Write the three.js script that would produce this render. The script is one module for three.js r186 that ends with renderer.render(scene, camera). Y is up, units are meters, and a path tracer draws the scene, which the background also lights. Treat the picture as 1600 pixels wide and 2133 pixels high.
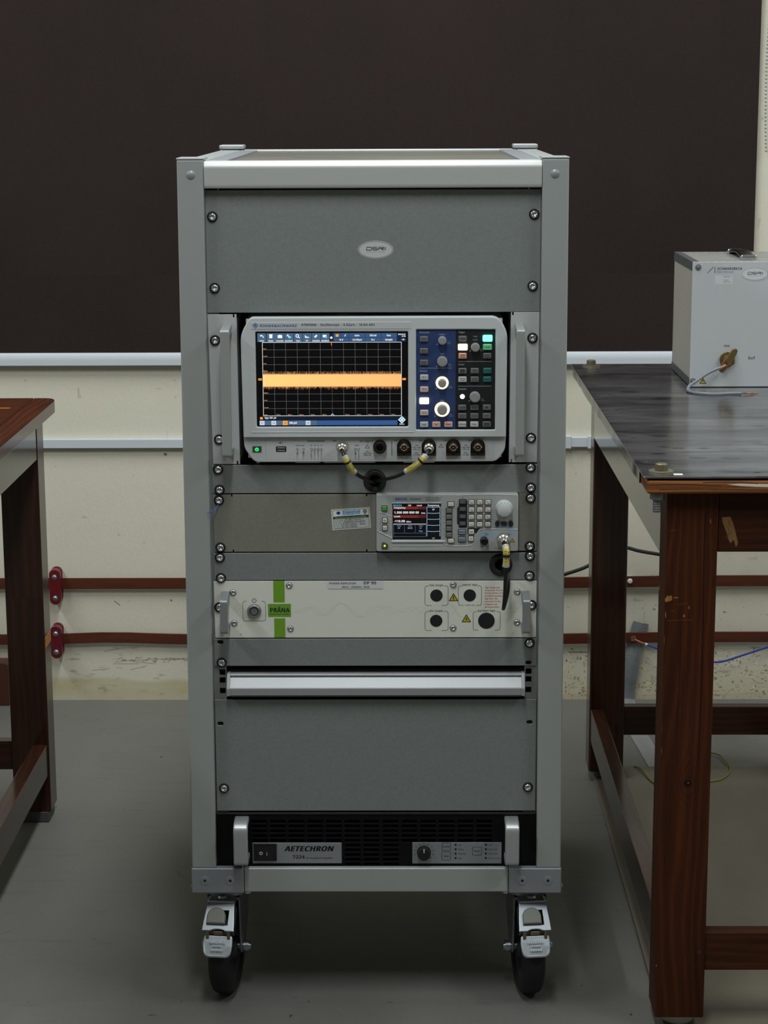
import * as THREE from 'three';
import { RoundedBoxGeometry } from 'three/addons/geometries/RoundedBoxGeometry.js';
import { mergeGeometries, toCreasedNormals } from 'three/addons/utils/BufferGeometryUtils.js';
import { RectAreaLightUniformsLib } from 'three/addons/lights/RectAreaLightUniformsLib.js';
RectAreaLightUniformsLib.init();

// ---------------------------------------------------------------- camera, light, exposure
const scene = new THREE.Scene();
scene.background = new THREE.Color(0x000000);
const R = (d) => d * Math.PI / 180;
const camera = new THREE.PerspectiveCamera(28.67, 1600 / 2133, 0.05, 30);
camera.position.set(0.0425, 1.3778, 2.916);
camera.rotation.order = 'YXZ';
camera.rotation.set(R(-11.5475), R(0.55974), R(-0.22759));
const renderer = new THREE.WebGLRenderer({ antialias: true });
renderer.toneMapping = THREE.LinearToneMapping;
renderer.toneMappingExposure = 1.0;
renderer.shadowMap.enabled = true;
const TUBE_LIGHT = 32, LIGHT_COLOUR = 0xf8fbfb;           // ceiling fittings: strength and colour
const SCREEN = 1.05, KEYS = 3.6;                                // lit screens, lit keys
const FITTINGS = [[-2.2, -0.45], [-0.05, -0.45], [2.1, -0.45], [-2.2, 1.25], [-0.05, 1.25], [2.1, 1.25]];
const CEILING = 2.9, WALL_Z = -1.62;

// ---------------------------------------------------------------- helpers
let seed = 7;
const rnd = () => { seed = (seed * 1664525 + 1013904223) >>> 0; return seed / 4294967296; };
const hash = (x, y, s) => { let h = Math.imul(x, 374761393) ^ Math.imul(y, 668265263) ^ Math.imul(s, 2246822519); h = Math.imul(h ^ (h >>> 13), 1274126177); return ((h ^ (h >>> 16)) >>> 0) / 4294967296; };
function vnoise(x, y, s) {
  const i = Math.floor(x), j = Math.floor(y), f = x - i, g = y - j, u = f * f * (3 - 2 * f), v = g * g * (3 - 2 * g);
  const a = hash(i, j, s), b = hash(i + 1, j, s), c = hash(i, j + 1, s), d = hash(i + 1, j + 1, s);
  return a + (b - a) * u + (c - a) * v + (a - b - c + d) * u * v;
}
const fbm = (x, y, s, n = 4) => { let t = 0, a = 0.5, m = 0; for (let k = 0; k < n; k++) { t += a * vnoise(x, y, s + k); m += a; x *= 2.03; y *= 2.03; a *= 0.5; } return t / m; };
const names = new Map();
function numbered(n) { const k = names.get(n) ?? 0; names.set(n, k + 1); return k ? n + '_' + String(k).padStart(3, '0') : n; }
const base = new Map();                                      // where each thing stands, so that parts can be given in room millimetres
function thing(name, label, category, pos = [0, 0, 0], group) {
  const o = new THREE.Group(); o.name = numbered(name); o.position.set(pos[0] / 1000, pos[1] / 1000, pos[2] / 1000); scene.add(o);
  o.userData = { label, category }; if (group) o.userData.group = group;
  base.set(o, pos); return o;
}
function join(geos) {
  const list = (Array.isArray(geos) ? geos : [geos]).map((g) => {
    const q = g.index ? g.toNonIndexed() : g;
    for (const k of Object.keys(q.attributes)) if (!['position', 'normal', 'uv'].includes(k)) q.deleteAttribute(k);
    return q;
  });
  return list.length > 1 ? mergeGeometries(list) : list[0];
}
function part(name, geos, m, parent, label) {
  const p = base.get(parent) ?? [0, 0, 0];
  const g = join(geos).clone().scale(0.001, 0.001, 0.001).translate(-p[0] / 1000, -p[1] / 1000, -p[2] / 1000);
  const o = new THREE.Mesh(g, m); o.name = name; o.castShadow = o.receiveShadow = true;
  base.set(o, p); parent.add(o); if (label) o.userData.label = label;
  return o;
}
function structure(name, geos, m) {
  const o = new THREE.Mesh(join(geos).clone().scale(0.001, 0.001, 0.001), m);
  o.name = name; o.castShadow = o.receiveShadow = true; o.userData.kind = 'structure'; scene.add(o); base.set(o, [0, 0, 0]); return o;
}
// uv in metres by the way each face looks; the grain of a wood runs along v
function boxUV(g, grain = 'y', off = [0, 0]) {
  g = g.index ? g.toNonIndexed() : g; const p = g.attributes.position, n = g.attributes.normal, uv = new Float32Array(p.count * 2), ax = 'xyz'.indexOf(grain);
  for (let i = 0; i < p.count; i += 3) {
    let m = [0, 0, 0]; for (let k = 0; k < 3; k++) { m[0] += n.getX(i + k); m[1] += n.getY(i + k); m[2] += n.getZ(i + k); }
    m = m.map(Math.abs); const d = m.indexOf(Math.max(...m)); const rest = [0, 1, 2].filter((q) => q !== d);
    const va = rest.includes(ax) ? ax : rest[1], ua = rest.find((q) => q !== va);
    for (let k = 0; k < 3; k++) { const c = [p.getX(i + k), p.getY(i + k), p.getZ(i + k)]; uv[(i + k) * 2] = c[ua] / 1000 + off[0] + d * 0.13; uv[(i + k) * 2 + 1] = c[va] / 1000 + off[1]; }
  }
  g.setAttribute('uv', new THREE.BufferAttribute(uv, 2)); return g;
}
// uv that spreads one picture over the face that looks along +z (sides take the picture's border tones)
function faceUV(g, x0, x1, y0, y1) {
  g = g.index ? g.toNonIndexed() : g; const p = g.attributes.position, uv = new Float32Array(p.count * 2);
  for (let i = 0; i < p.count; i++) { uv[i * 2] = (p.getX(i) - x0) / (x1 - x0); uv[i * 2 + 1] = (p.getY(i) - y0) / (y1 - y0); }
  g.setAttribute('uv', new THREE.BufferAttribute(uv, 2)); return g;
}
// a picture over each side of a post: v along its length
function postUV(g, x0, x1, y0, y1, z0, z1) {
  g = g.index ? g.toNonIndexed() : g; const p = g.attributes.position, n = g.attributes.normal, uv = new Float32Array(p.count * 2);
  for (let i = 0; i < p.count; i++) {
    const t = i - i % 3, nx = Math.abs(n.getX(t) + n.getX(t + 1) + n.getX(t + 2)), nz = Math.abs(n.getZ(t) + n.getZ(t + 1) + n.getZ(t + 2));
    uv[i * 2] = nx > nz ? (p.getZ(i) - z0) / (z1 - z0) : (p.getX(i) - x0) / (x1 - x0); uv[i * 2 + 1] = (p.getY(i) - y0) / (y1 - y0);
  }
  g.setAttribute('uv', new THREE.BufferAttribute(uv, 2)); return g;
}
function box(x0, x1, y0, y1, z0, z1, r = 0, seg = 1) {
  const w = Math.abs(x1 - x0), h = Math.abs(y1 - y0), d = Math.abs(z1 - z0); r = Math.min(r, w / 2.05, h / 2.05, d / 2.05);
  const g = r > 0 ? new RoundedBoxGeometry(w, h, d, seg, r) : new THREE.BoxGeometry(w, h, d);
  return g.translate((x0 + x1) / 2, (y0 + y1) / 2, (z0 + z1) / 2);
}
const cyl = (x, y, z, r, len, axis = 'z', seg = 24, r2 = r) => {
  const g = new THREE.CylinderGeometry(r2, r, len, seg); if (axis === 'z') g.rotateX(Math.PI / 2); if (axis === 'x') g.rotateZ(-Math.PI / 2);
  return g.translate(x, y, z);
};
// a turned shape about the z axis: profile of [radius, height above z]
const turned = (x, y, z, profile, seg = 28) => toCreasedNormals(new THREE.LatheGeometry(profile.map(([a, b]) => new THREE.Vector2(a, b)), seg), 0.6).rotateX(Math.PI / 2).translate(x, y, z);
const poly = (pts) => { const s = new THREE.Shape(); pts.forEach(([a, b], i) => (i ? s.lineTo(a, b) : s.moveTo(a, b))); s.closePath(); return s; };
function roundRect(x0, y0, x1, y1, r, P = THREE.Shape) {
  const s = new P(); s.moveTo(x0 + r, y0); s.lineTo(x1 - r, y0); s.absarc(x1 - r, y0 + r, r, -Math.PI / 2, 0); s.lineTo(x1, y1 - r); s.absarc(x1 - r, y1 - r, r, 0, Math.PI / 2);
  s.lineTo(x0 + r, y1); s.absarc(x0 + r, y1 - r, r, Math.PI / 2, Math.PI); s.lineTo(x0, y0 + r); s.absarc(x0 + r, y0 + r, r, Math.PI, Math.PI * 1.5); return s;
}
// an outline pushed from z0 to z1, edges bevelled at the front
function extrude(shape, z0, z1, bevel = 0, seg = 2, curve = 10) {
  const g = new THREE.ExtrudeGeometry(shape, { depth: z1 - z0 - bevel * 2, bevelEnabled: bevel > 0, bevelThickness: bevel, bevelSize: bevel, bevelOffset: -bevel, bevelSegments: seg, curveSegments: curve });
  return g.translate(0, 0, z0 + bevel);
}
function roundedPoly(pts, rad) {
  const s = new THREE.Shape(), n = pts.length;
  pts.forEach((p, i) => {
    const a = pts[(i + n - 1) % n], b = pts[(i + 1) % n], r = Array.isArray(rad) ? rad[i] : rad;
    const la = Math.hypot(a[0] - p[0], a[1] - p[1]), lb = Math.hypot(b[0] - p[0], b[1] - p[1]), q = Math.min(r, la / 2, lb / 2);
    const A = [p[0] + (a[0] - p[0]) / la * q, p[1] + (a[1] - p[1]) / la * q], B = [p[0] + (b[0] - p[0]) / lb * q, p[1] + (b[1] - p[1]) / lb * q];
    if (i) s.lineTo(...A); else s.moveTo(...A);
    s.quadraticCurveTo(p[0], p[1], B[0], B[1]);
  });
  s.closePath(); return s;
}
const V = (p) => new THREE.Vector3(p[0], p[1], p[2]);
function tube(pts, r, n = 60, seg = 10, t0 = 0, t1 = 1) {
  const c = new THREE.CatmullRomCurve3(pts.map(V), false, 'centripetal'), q = [];
  for (let i = 0; i <= n; i++) q.push(c.getPointAt(t0 + (t1 - t0) * i / n));
  return new THREE.TubeGeometry(new THREE.CatmullRomCurve3(q), n, r, seg, false);
}
const end = (pts, t, r) => { const c = new THREE.CatmullRomCurve3(pts.map(V), false, 'centripetal'), p = c.getPointAt(t); return new THREE.SphereGeometry(r, 10, 8).translate(p.x, p.y, p.z); };
// the flat front of an instrument: its own drawing units (u to the right, v down) to room millimetres
const face = (ox, oy, sx, sy, u0, v0) => ({ X: (u) => ox + (u - u0) * sx, Y: (v) => oy - (v - v0) * sy, sx, sy });
const fbox = (F, u0, v0, u1, v1, z0, z1, r = 0, seg = 1) => box(F.X(u0), F.X(u1), F.Y(v1), F.Y(v0), z0, z1, r, seg);
const fpoly = (F, pts) => pts.map(([u, v]) => [F.X(u), F.Y(v)]).reverse();

// ---------------------------------------------------------------- textures
function tex(canvas, srgb = true, wrap = false) {
  const t = new THREE.CanvasTexture(canvas); if (srgb) t.colorSpace = THREE.SRGBColorSpace; if (wrap) t.wrapS = t.wrapT = THREE.RepeatWrapping; t.anisotropy = 8; return t;
}
function canvas(w, h) { const c = document.createElement('canvas'); c.width = Math.round(w); c.height = Math.round(h); return c; }
function paint(w, h, f) {                                     // a picture from f(x, y) -> [r, g, b] in 0..255
  const c = canvas(w, h), g = c.getContext('2d'), im = g.createImageData(w, h);
  for (let y = 0; y < h; y++) for (let x = 0; x < w; x++) { const v = f(x, y), o = (y * w + x) * 4; im.data[o] = v[0]; im.data[o + 1] = v[1]; im.data[o + 2] = v[2]; im.data[o + 3] = 255; }
  g.putImageData(im, 0, 0); return c;
}
// print on a face, drawn in the face's units
function print(u0, v0, u1, v1, k, ground, draw) {
  const c = canvas((u1 - u0) * k, (v1 - v0) * k), g = c.getContext('2d'); g.fillStyle = ground; g.fillRect(0, 0, c.width, c.height);
  g.scale(k, k); g.translate(-u0, -v0); draw(g); return c;
}
function text(g, s, x, y, size, { weight = 'bold', fill = '#111', align = 'center', family = 'sans-serif', stretch = 1, width, italic = false } = {}) {
  g.save(); g.translate(x, y); g.font = `${italic ? 'italic ' : ''}${weight} ${size}px ${family}`; g.fillStyle = fill; g.textAlign = 'left'; g.textBaseline = 'middle';
  const w = g.measureText(s).width; const k = width ? width / w : stretch; g.scale(k, 1); g.fillText(s, align === 'center' ? -w / 2 : align === 'right' ? -w : 0, 0); g.restore();
}
// small prints gathered in one picture: each takes a cell, 10 pixels to the unit
const sheet = canvas(2048, 1024), sheetMap = tex(sheet), sheetMat = new THREE.MeshStandardMaterial({ map: sheetMap, roughness: 0.5 }); let cells = 0;
function cell(w, h, ground, draw) {
  const cx = (cells % 10) * 204, cy = Math.floor(cells / 10) * 128; cells++; const g = sheet.getContext('2d'); g.save(); g.beginPath(); g.rect(cx, cy, w * 10 + 8, h * 10 + 8); g.clip(); g.fillStyle = ground; g.fillRect(cx, cy, w * 10 + 8, h * 10 + 8); g.translate(cx + 4, cy + 4); g.scale(10, 10); draw(g); g.restore();
  return [(cx + 4) / 2048, 1 - (cy + 4 + h * 10) / 1024, (cx + 4 + w * 10) / 2048, 1 - (cy + 4) / 1024];
}
function cellUV(g, c, x0, x1, y0, y1) { g = faceUV(g, x0, x1, y0, y1); const uv = g.attributes.uv; for (let i = 0; i < uv.count; i++) { const k = (q) => Math.max(0, Math.min(1, q)); uv.setXY(i, c[0] + (c[2] - c[0]) * k(uv.getX(i)), c[1] + (c[3] - c[1]) * k(uv.getY(i))); } return g; }
const mix = (a, b, t) => [a[0] + (b[0] - a[0]) * t, a[1] + (b[1] - a[1]) * t, a[2] + (b[2] - a[2]) * t];
// plain-sawn wood: x across, y along the grain, both in millimetres
function wood(x, y, s, dark, light) {
  const w = x + 26 * (fbm(x * 0.012, y * 0.0022, s, 3) - 0.5) * 2 + 9 * Math.sin(y * 0.0035 + s);
  const ring = 0.5 + 0.5 * Math.sin(w * 0.42 + 3 * fbm(x * 0.02, y * 0.003, s + 9, 2));
  const fine = fbm(x * 0.9, y * 0.018, s + 20, 3), wide = fbm(x * 0.03, y * 0.004, s + 40, 3), pore = vnoise(x * 2.2, y * 0.06, s + 60);
  let t = 0.18 + 0.3 * Math.pow(ring, 2.2) + 0.42 * (fine - 0.35) + 0.55 * (wide - 0.4); t -= pore > 0.86 ? 0.16 : 0;
  return mix(dark, light, Math.max(0, Math.min(1, t)));
}
const std = (color, roughness = 0.5, metalness = 0, more = {}) => new THREE.MeshStandardMaterial({ color, roughness, metalness, ...more });
const phys = (o) => new THREE.MeshPhysicalMaterial(o);
const glow = (color, power) => new THREE.MeshStandardMaterial({ color: 0x222222, emissive: color, emissiveIntensity: power, roughness: 0.6 });

const grain = tex(paint(256, 256, (x, y) => { const v = 232 + 22 * (hash(x, y, 3) - 0.5) + 14 * (fbm(x * 0.2, y * 0.2, 5, 3) - 0.5); return [v, v, v]; }), true, true); grain.repeat.set(6, 6);
const M = {
  post: std(0xa1a7a7, 0.42, 0.25), beam: std(0xbcc1c0, 0.4, 0.3), postDark: std(0x8c9297, 0.42, 0.3), panel: std(0x8d9494, 0.5, 0.2, { map: grain }), filler: std(0x8a8a80, 0.55, 0.1, { map: grain }), black: std(0x050506, 0.75), blackGloss: std(0x08090a, 0.25),
  dark: std(0x0a0a0a, 0.8), chrome: std(0xc9cdd0, 0.22, 1), zinc: std(0xb4bcc4, 0.32, 1), zincRaw: std(0xa9adaa, 0.45, 0.9), steel: std(0x8e9294, 0.4, 0.8), rubber: std(0x0d0e0f, 0.62), tyre: std(0x0d0e10, 0.65),
  bezel: std(0xbfc5c7, 0.5), ear: std(0xb6babc, 0.5, 0.1), brass: std(0x8f7a50, 0.38, 0.85), nickel: std(0x8d8676, 0.35, 0.8), plated: std(0xc8c4ba, 0.24, 0.85), pedal: std(0xc6d0d8, 0.34, 0.55), copper: std(0xa8705a, 0.4, 0.85), silver: std(0xb9bec2, 0.3, 0.75), knob: std(0x8b8f90, 0.5), keyDark: std(0x5a5c5e, 0.55), keyLight: std(0xb4b8b9, 0.55),
  trunk: std(0xc3cbd2, 0.4), white: std(0xd9dad6, 0.5),
};

// ---------------------------------------------------------------- the room
const wallPic = paint(2048, 2048, (x, y) => {                 // 2.8 m wide, 2.9 m high; marks stand where the photograph shows them
  const mx = x / 2048 * 2800 - 1400, my = (1 - y / 2048) * 2900;
  let c = mix([206, 203, 186], [216, 213, 197], fbm(mx * 0.004, my * 0.004, 11, 4)); const f = (vnoise(mx * 0.35, my * 0.5, 2) - 0.5) * 5; c = c.map((q) => q + f);
  if (my < 130) {                                              // yellowed band, scuffs and flaking paint above the floor
    const n = fbm(mx * 0.012, my * 0.03, 21, 4), edge = 62 + 40 * (fbm(mx * 0.006, 3, 25, 2) - 0.5);
    if (my < edge && mx < 300) { const k = Math.min(1, (edge - my) / 10) * Math.min(1, 0.35 + n); c = mix(c, [172, 160, 108], 0.55 * k); }
    const s = fbm(mx * 0.03, my * 0.14, 33, 4); if (s > 0.68) c = mix(c, [150, 144, 124], Math.min(0.6, (s - 0.68) * 5));
    if (mx > 380) { const q = fbm(mx * 0.06, my * 0.09, 44, 4), d = vnoise(mx * 0.26, my * 0.2, 47); const k = Math.max(0, 1 - my / 125); c = mix(c, [203, 188, 142], 0.5 * k * q * 1.6); if (d > 0.88 - 0.1 * k && q > 0.45) c = mix(c, [110, 98, 68], 0.65); else if (q > 0.66) c = mix(c, [232, 225, 196], 0.6); }
    if (my < 9 + 9 * vnoise(mx * 0.03, 0, 51)) c = mix(c, [196, 188, 166], 0.75);
  } else if (my < 240 && mx > 300) { const d = vnoise(mx * 0.17, my * 0.17, 71); if (d > 0.95) c = mix(c, [70, 66, 52], (d - 0.93) * 12); }
  const sp = vnoise(mx * 0.05, my * 0.05, 81); if (sp > 0.965) c = mix(c, [150, 146, 130], (sp - 0.965) * 12);
  return c;
});
{
  const g = wallPic.getContext('2d'); g.lineCap = 'round';
  const at = (mx, my) => [(mx + 1400) / 2800 * 2048, (1 - my / 2900) * 2048];
  const mark = (x0, y0, x1, y1, w, col) => { g.strokeStyle = col; g.lineWidth = w; g.beginPath(); g.moveTo(...at(x0, y0)); g.lineTo(...at(x1, y1)); g.stroke(); };
  for (const [x, y, l, a] of [[-620, 95, 60, 0.05], [-590, 93, 50, -0.1], [-660, 118, 34, 0.2], [-560, 99, 90, 0.02], [-525, 98, 70, 0.01], [-690, 72, 40, 0.1], [-600, 74, 36, 0.2], [-640, 88, 60, 0]]) mark(x, y, x + l, y + l * a, 0.9, 'rgba(78,72,58,0.55)');
  for (let i = 0; i < 40; i++) { const x = -640 + 220 * rnd(), y = 92 + 10 * rnd(); mark(x, y, x + 3 + 4 * rnd(), y + 6 * rnd() - 2, 0.8, 'rgba(40,36,28,0.6)'); }
  mark(-632, 240, -620, 230, 1.4, 'rgba(70,66,56,0.7)'); mark(-500, 242, -499, 241, 2.6, 'rgba(70,66,56,0.8)'); mark(-505, 588, -503, 587, 4, 'rgba(80,76,60,0.8)');
  mark(-715, 655, -700, 672, 1, 'rgba(228,226,214,0.8)'); mark(430, 115, 505, 115, 1.2, 'rgba(60,52,38,0.8)');
  for (let i = 0; i < 190; i++) {
    const x = 400 + 560 * rnd(), y = 8 + 100 * Math.pow(rnd(), 1.7); let l = 2 + 5 * rnd(), a = 1.57 + (rnd() - 0.5) * 0.7, al = 0.6;
    if (x > 570) { l = 3 + 8 * rnd(); a = (rnd() - 0.5) * 1.3; al = 0.25 + 0.35 * rnd(); mark(x, y + 1.6, x + l * Math.cos(a), y + 1.6 + l * Math.sin(a), 1.2, `rgba(236,228,196,${al})`); }
    mark(x, y, x + l * Math.cos(a), y + l * Math.sin(a), 0.7 + 0.8 * rnd(), `rgba(${70 + 30 * rnd()},${60 + 20 * rnd()},36,${al})`);
  }
  mark(606, 214, 603, 196, 0.6, 'rgba(130,126,108,0.7)'); mark(603, 196, 608, 180, 0.6, 'rgba(130,126,108,0.7)');
}
const wallMap = tex(wallPic, true, true);
const wallBump = tex(paint(512, 512, (x, y) => { const v = 128 + 90 * (fbm(x * 0.06, y * 0.06, 5, 4) - 0.5) + 30 * (hash(x, y, 8) - 0.5); return [v, v, v]; }), false, true); wallBump.repeat.set(3, 3);
const wallMat = std(0xffffff, 0.62, 0, { map: wallMap, bumpMap: wallBump, bumpScale: 0.0012 });
{
  const g = box(-4000, 4000, 0, CEILING * 1000, WALL_Z * 1000 - 120, WALL_Z * 1000); const p = g.attributes.position, uv = g.attributes.uv;
  for (let i = 0; i < p.count; i++) uv.setXY(i, (p.getX(i) + 1400) / 2800, p.getY(i) / 2900);
  structure('wall_back', g, wallMat);
}
const plainWall = std(0xcfccbc, 0.7);
structure('wall_left', box(-4120, -4000, 0, 2900, -1740, 7600), plainWall);
structure('wall_right', box(4000, 4120, 0, 2900, -1740, 7600), plainWall);
structure('wall_front', box(-4000, 4000, 0, 2900, 7500, 7620), plainWall);
structure('ceiling', box(-4120, 4120, 2900, 3020, -1740, 7620), std(0xd8d8d2, 0.8));
const floorPic = paint(1024, 1024, (x, y) => {                 // 2 m square
  const a = fbm(x * 0.006, y * 0.006, 4, 4), b = fbm(x * 0.03, y * 0.012, 14, 4); let c = mix([97, 98, 95], [114, 114, 109], a * 0.7 + b * 0.3); const n = (hash(x, y, 6) - 0.5) * 6; c = c.map((q) => q + n);
  const s = fbm(x * 0.02, y * 0.11, 24, 4); if (s > 0.68) c = mix(c, [84, 84, 80], (s - 0.68) * 2); const d = vnoise(x * 0.09, y * 0.13, 31); if (d > 0.985) c = mix(c, [42, 40, 38], 0.9); return c;
});
{
  const g = floorPic.getContext('2d'); g.lineCap = 'round';
  for (let i = 0; i < 60; i++) { const x = rnd() * 1024, y = rnd() * 1024, l = 5 + 26 * rnd(), a = rnd() * 6.3; g.strokeStyle = `rgba(60,60,56,${0.15 + 0.3 * rnd()})`; g.lineWidth = 0.7 + rnd(); g.beginPath(); g.moveTo(x, y); g.quadraticCurveTo(x + l * Math.cos(a), y + l * Math.sin(a), x + l * Math.cos(a + 0.5) * 1.5, y + l * Math.sin(a + 0.5) * 1.5); g.stroke(); }
}
const floorMat = std(0xffffff, 0.5, 0, { map: tex(floorPic, true, true) });
floorMat.map.repeat.set(0.5, 0.5);
structure('floor', boxUV(box(-4120, 4120, -120, 0, -1740, 7620), 'z'), floorMat);

// ceiling fittings: each a glowing strip and the light it gives
const fittingBody = std(0xdadcdc, 0.5), diffuser = new THREE.MeshStandardMaterial({ color: 0xffffff, emissive: LIGHT_COLOUR, emissiveIntensity: 2.5, roughness: 0.6 });
FITTINGS.forEach(([x, z], i) => {
  const where = ['left', 'middle', 'right'][i % 3], row = ['above the rack', 'in front of the rack', 'above the viewer'][Math.floor(i / 3)], X = x * 1000, Z = z * 1000;
  const t = thing('ceiling_light', `long white ceiling light, ${where} one of the row ${row}`, 'ceiling light', [X, 2840, Z], 'strip lights on the ceiling');
  part('housing', box(X - 130, X + 130, 2845, 2900, Z - 620, Z + 620, 6), fittingBody, t);
  part('diffuser', box(X - 115, X + 115, 2838, 2845, Z - 600, Z + 600, 2), diffuser, t);
  const l = new THREE.RectAreaLight(LIGHT_COLOUR, TUBE_LIGHT, 0.22, 1.2); l.position.set(x, 2.834, z); l.rotation.x = -Math.PI / 2; scene.add(l);
});

// ---------------------------------------------------------------- things on the wall
{
  const pic = tex(paint(512, 512, (x, y) => { const v = fbm(x * 0.01, y * 0.008, 3, 4), n = (hash(x, y, 4) - 0.5) * 5; const c = mix([41, 33, 31], [48, 39, 37], v); return c.map((q) => q + n); }), true, true);
  const t = thing('wall_board', 'large dark brown board on the wall with a pale metal rail along its foot', 'board', [-600, 795, -1620]);
  part('board_panel', boxUV(box(-2100, 829, 815, 2060, -1620, -1606, 1)), phys({ map: pic, roughness: 0.7, specularIntensity: 0.25 }), t);
  part('bottom_rail', extrude(roundedPoly([[-1620, 795], [-1598, 795], [-1598, 813], [-1602, 824], [-1620, 824]], [0.5, 2, 7, 5, 0.5]), 0, 2932, 0.3).rotateY(-Math.PI / 2).translate(831, 0, 0), M.trunk, t, 'pale anodised metal rail');
}
{
  const t = thing('cable_trunking', 'white plastic cable trunking running level along the wall', 'trunking', [0, 604, -1620]);
  part('channel', [box(-2000, 414, 604, 625, -1620, -1605, 1.5), box(424, 468, 604, 627, -1620, -1606, 1.5), box(478, 2000, 604, 625, -1620, -1605, 1.5)], M.trunk, t);
  for (const x of [419, 473]) part('joint_cover', box(x - 8, x + 8, 601, 630, -1620, -1603, 1.5), M.trunk, t);
}
const copperPic = tex(paint(1024, 64, (x, y) => { const v = fbm(x * 0.012, y * 0.05, 9, 4), w = fbm(x * 0.2, y * 0.5, 19, 2); return mix([74, 38, 26], [116, 64, 44], v * 0.75 + w * 0.25); }), true, true);
function copperStrip(y0, y1, label, bow) {
  const t = thing('copper_strip', label, 'strip', [0, y0, -1620], 'copper earth strips on the wall');
  const s = new THREE.Shape(); const n = 60, f = (x) => bow * Math.exp(-Math.pow((x + 640) / 110, 2)) + (x > 400 ? 4 : 0) * Math.min(1, (x - 400) / 300);
  for (let i = 0; i <= n; i++) { const x = -2000 + 4000 * i / n; i ? s.lineTo(x, y0 + f(x)) : s.moveTo(x, y0 + f(x)); } for (let i = n; i >= 0; i--) { const x = -2000 + 4000 * i / n; s.lineTo(x, y1 + f(x)); }
  const g = extrude(s, -1611, -1607, 0.4, 1); const uv = g.attributes.uv, p = g.attributes.position; for (let i = 0; i < p.count; i++) uv.setXY(i, p.getX(i) / 1400, (p.getY(i) - y0) / 30);
  part('strip_bar', g, std(0xffffff, 0.42, 0.35, { map: copperPic }), t); return t;
}
const strip1 = copperStrip(272, 298, 'upper one of two brown copper strips along the wall', 0);
part('bolt', [turned(568, 289, -1607, [[0, 5], [4, 4.6], [5.6, 2.5], [6, 0]]), box(560, 576, 283, 295, -1620, -1611)], M.white, strip1, 'round white bolt cap');
const strip2 = copperStrip(138, 163, 'lower copper strip just above the foot of the wall', 5);
part('scraped_patch', box(586, 612, 163.5, 166.5, -1610.5, -1606.6, 0.4), M.copper, strip2, 'scraped bright copper');
part('screw', turned(578, 152, -1607, [[0, 8], [4, 7], [6, 3], [6, 0]]), M.zinc, strip2);
function clamp(x, y0, y1, label, shade) {
  const t = thing('strip_clamp', label, 'clamp', [x, y0, -1620], 'red clamps on the copper strips'), w = 13, m = std(shade, 0.38);
  part('lower_half', [extrude(roundRect(x - w, y0, x + w, y1, w - 0.5), -1620, -1613, 0.6)], m, t);
  part('upper_half', extrude(roundRect(x - w, y0, x + w, y1, w - 0.5), -1605, -1584, 2.2, 3), m, t);
  for (const y of [y0 + 4, y1 - 24]) part('spacer', box(x - w + 3, x + w - 3, y, y + 20, -1613, -1605), m, t);
  for (const y of [y0 + 16, y1 - 18]) part('screw', [turned(x, y, -1584.5, [[0, 4.4], [3, 4], [5, 2], [5.4, 0]]), turned(x, y, -1584.5, [[0, 1], [6.6, 1], [7, 0]])], M.zinc, t);
}
clamp(-764, 240, 324, 'red plastic clamp holding the upper copper strip', 0x62101a);
clamp(-766, 111, 189, 'red plastic clamp holding the lower copper strip just above the foot of the wall', 0x5c0e1e);
{
  const t = thing('bead_chain', 'thin chain of small pale beads hanging by the right edge of the board', 'chain', [848, 1270, -1596]); const b = [];
  for (let i = 0; i < 44; i++) { const y = 1270 + i * 8.2, x = 843 + 7 * Math.pow((i - 20) / 24, 2); b.push(new THREE.SphereGeometry(2.6, 8, 6).translate(x, y, -1600)); }
  part('beads', b, std(0x9aa096, 0.5), t).userData.kind = 'stuff';
  const line = []; for (let i = 0; i < 44; i += 4) line.push([843 + 7 * Math.pow((i - 20) / 24, 2), 1270 + i * 8.2, -1600]);
  part('cord', tube([[843, 2200, -1600], ...line.reverse(), [852, 1262, -1602], [862, 1290, -1600], [862, 2200, -1600]], 0.8, 60, 5), M.white, t);
  part('bracket', box(838, 867, 2190, 2215, -1620, -1590, 2), M.white, t);
}
{
  const m = std(0xffffff, 0.5, 0, { map: tex(paint(256, 256, (x, y) => wood(x * 0.7, y * 0.7, 77, [52, 26, 16], [112, 60, 38])), true, true) });
  const t = thing('wooden_block', 'short brown block of wood standing against the foot of the wall', 'wooden block', [-940, 0, -1590]);
  part('block', extrude(roundedPoly([[-1010, 0], [-879, 0], [-877, 100], [-886, 104], [-1010, 104]], [1, 1, 6, 6, 6]), -1618, -1572, 1.5), m, t);
}
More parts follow.
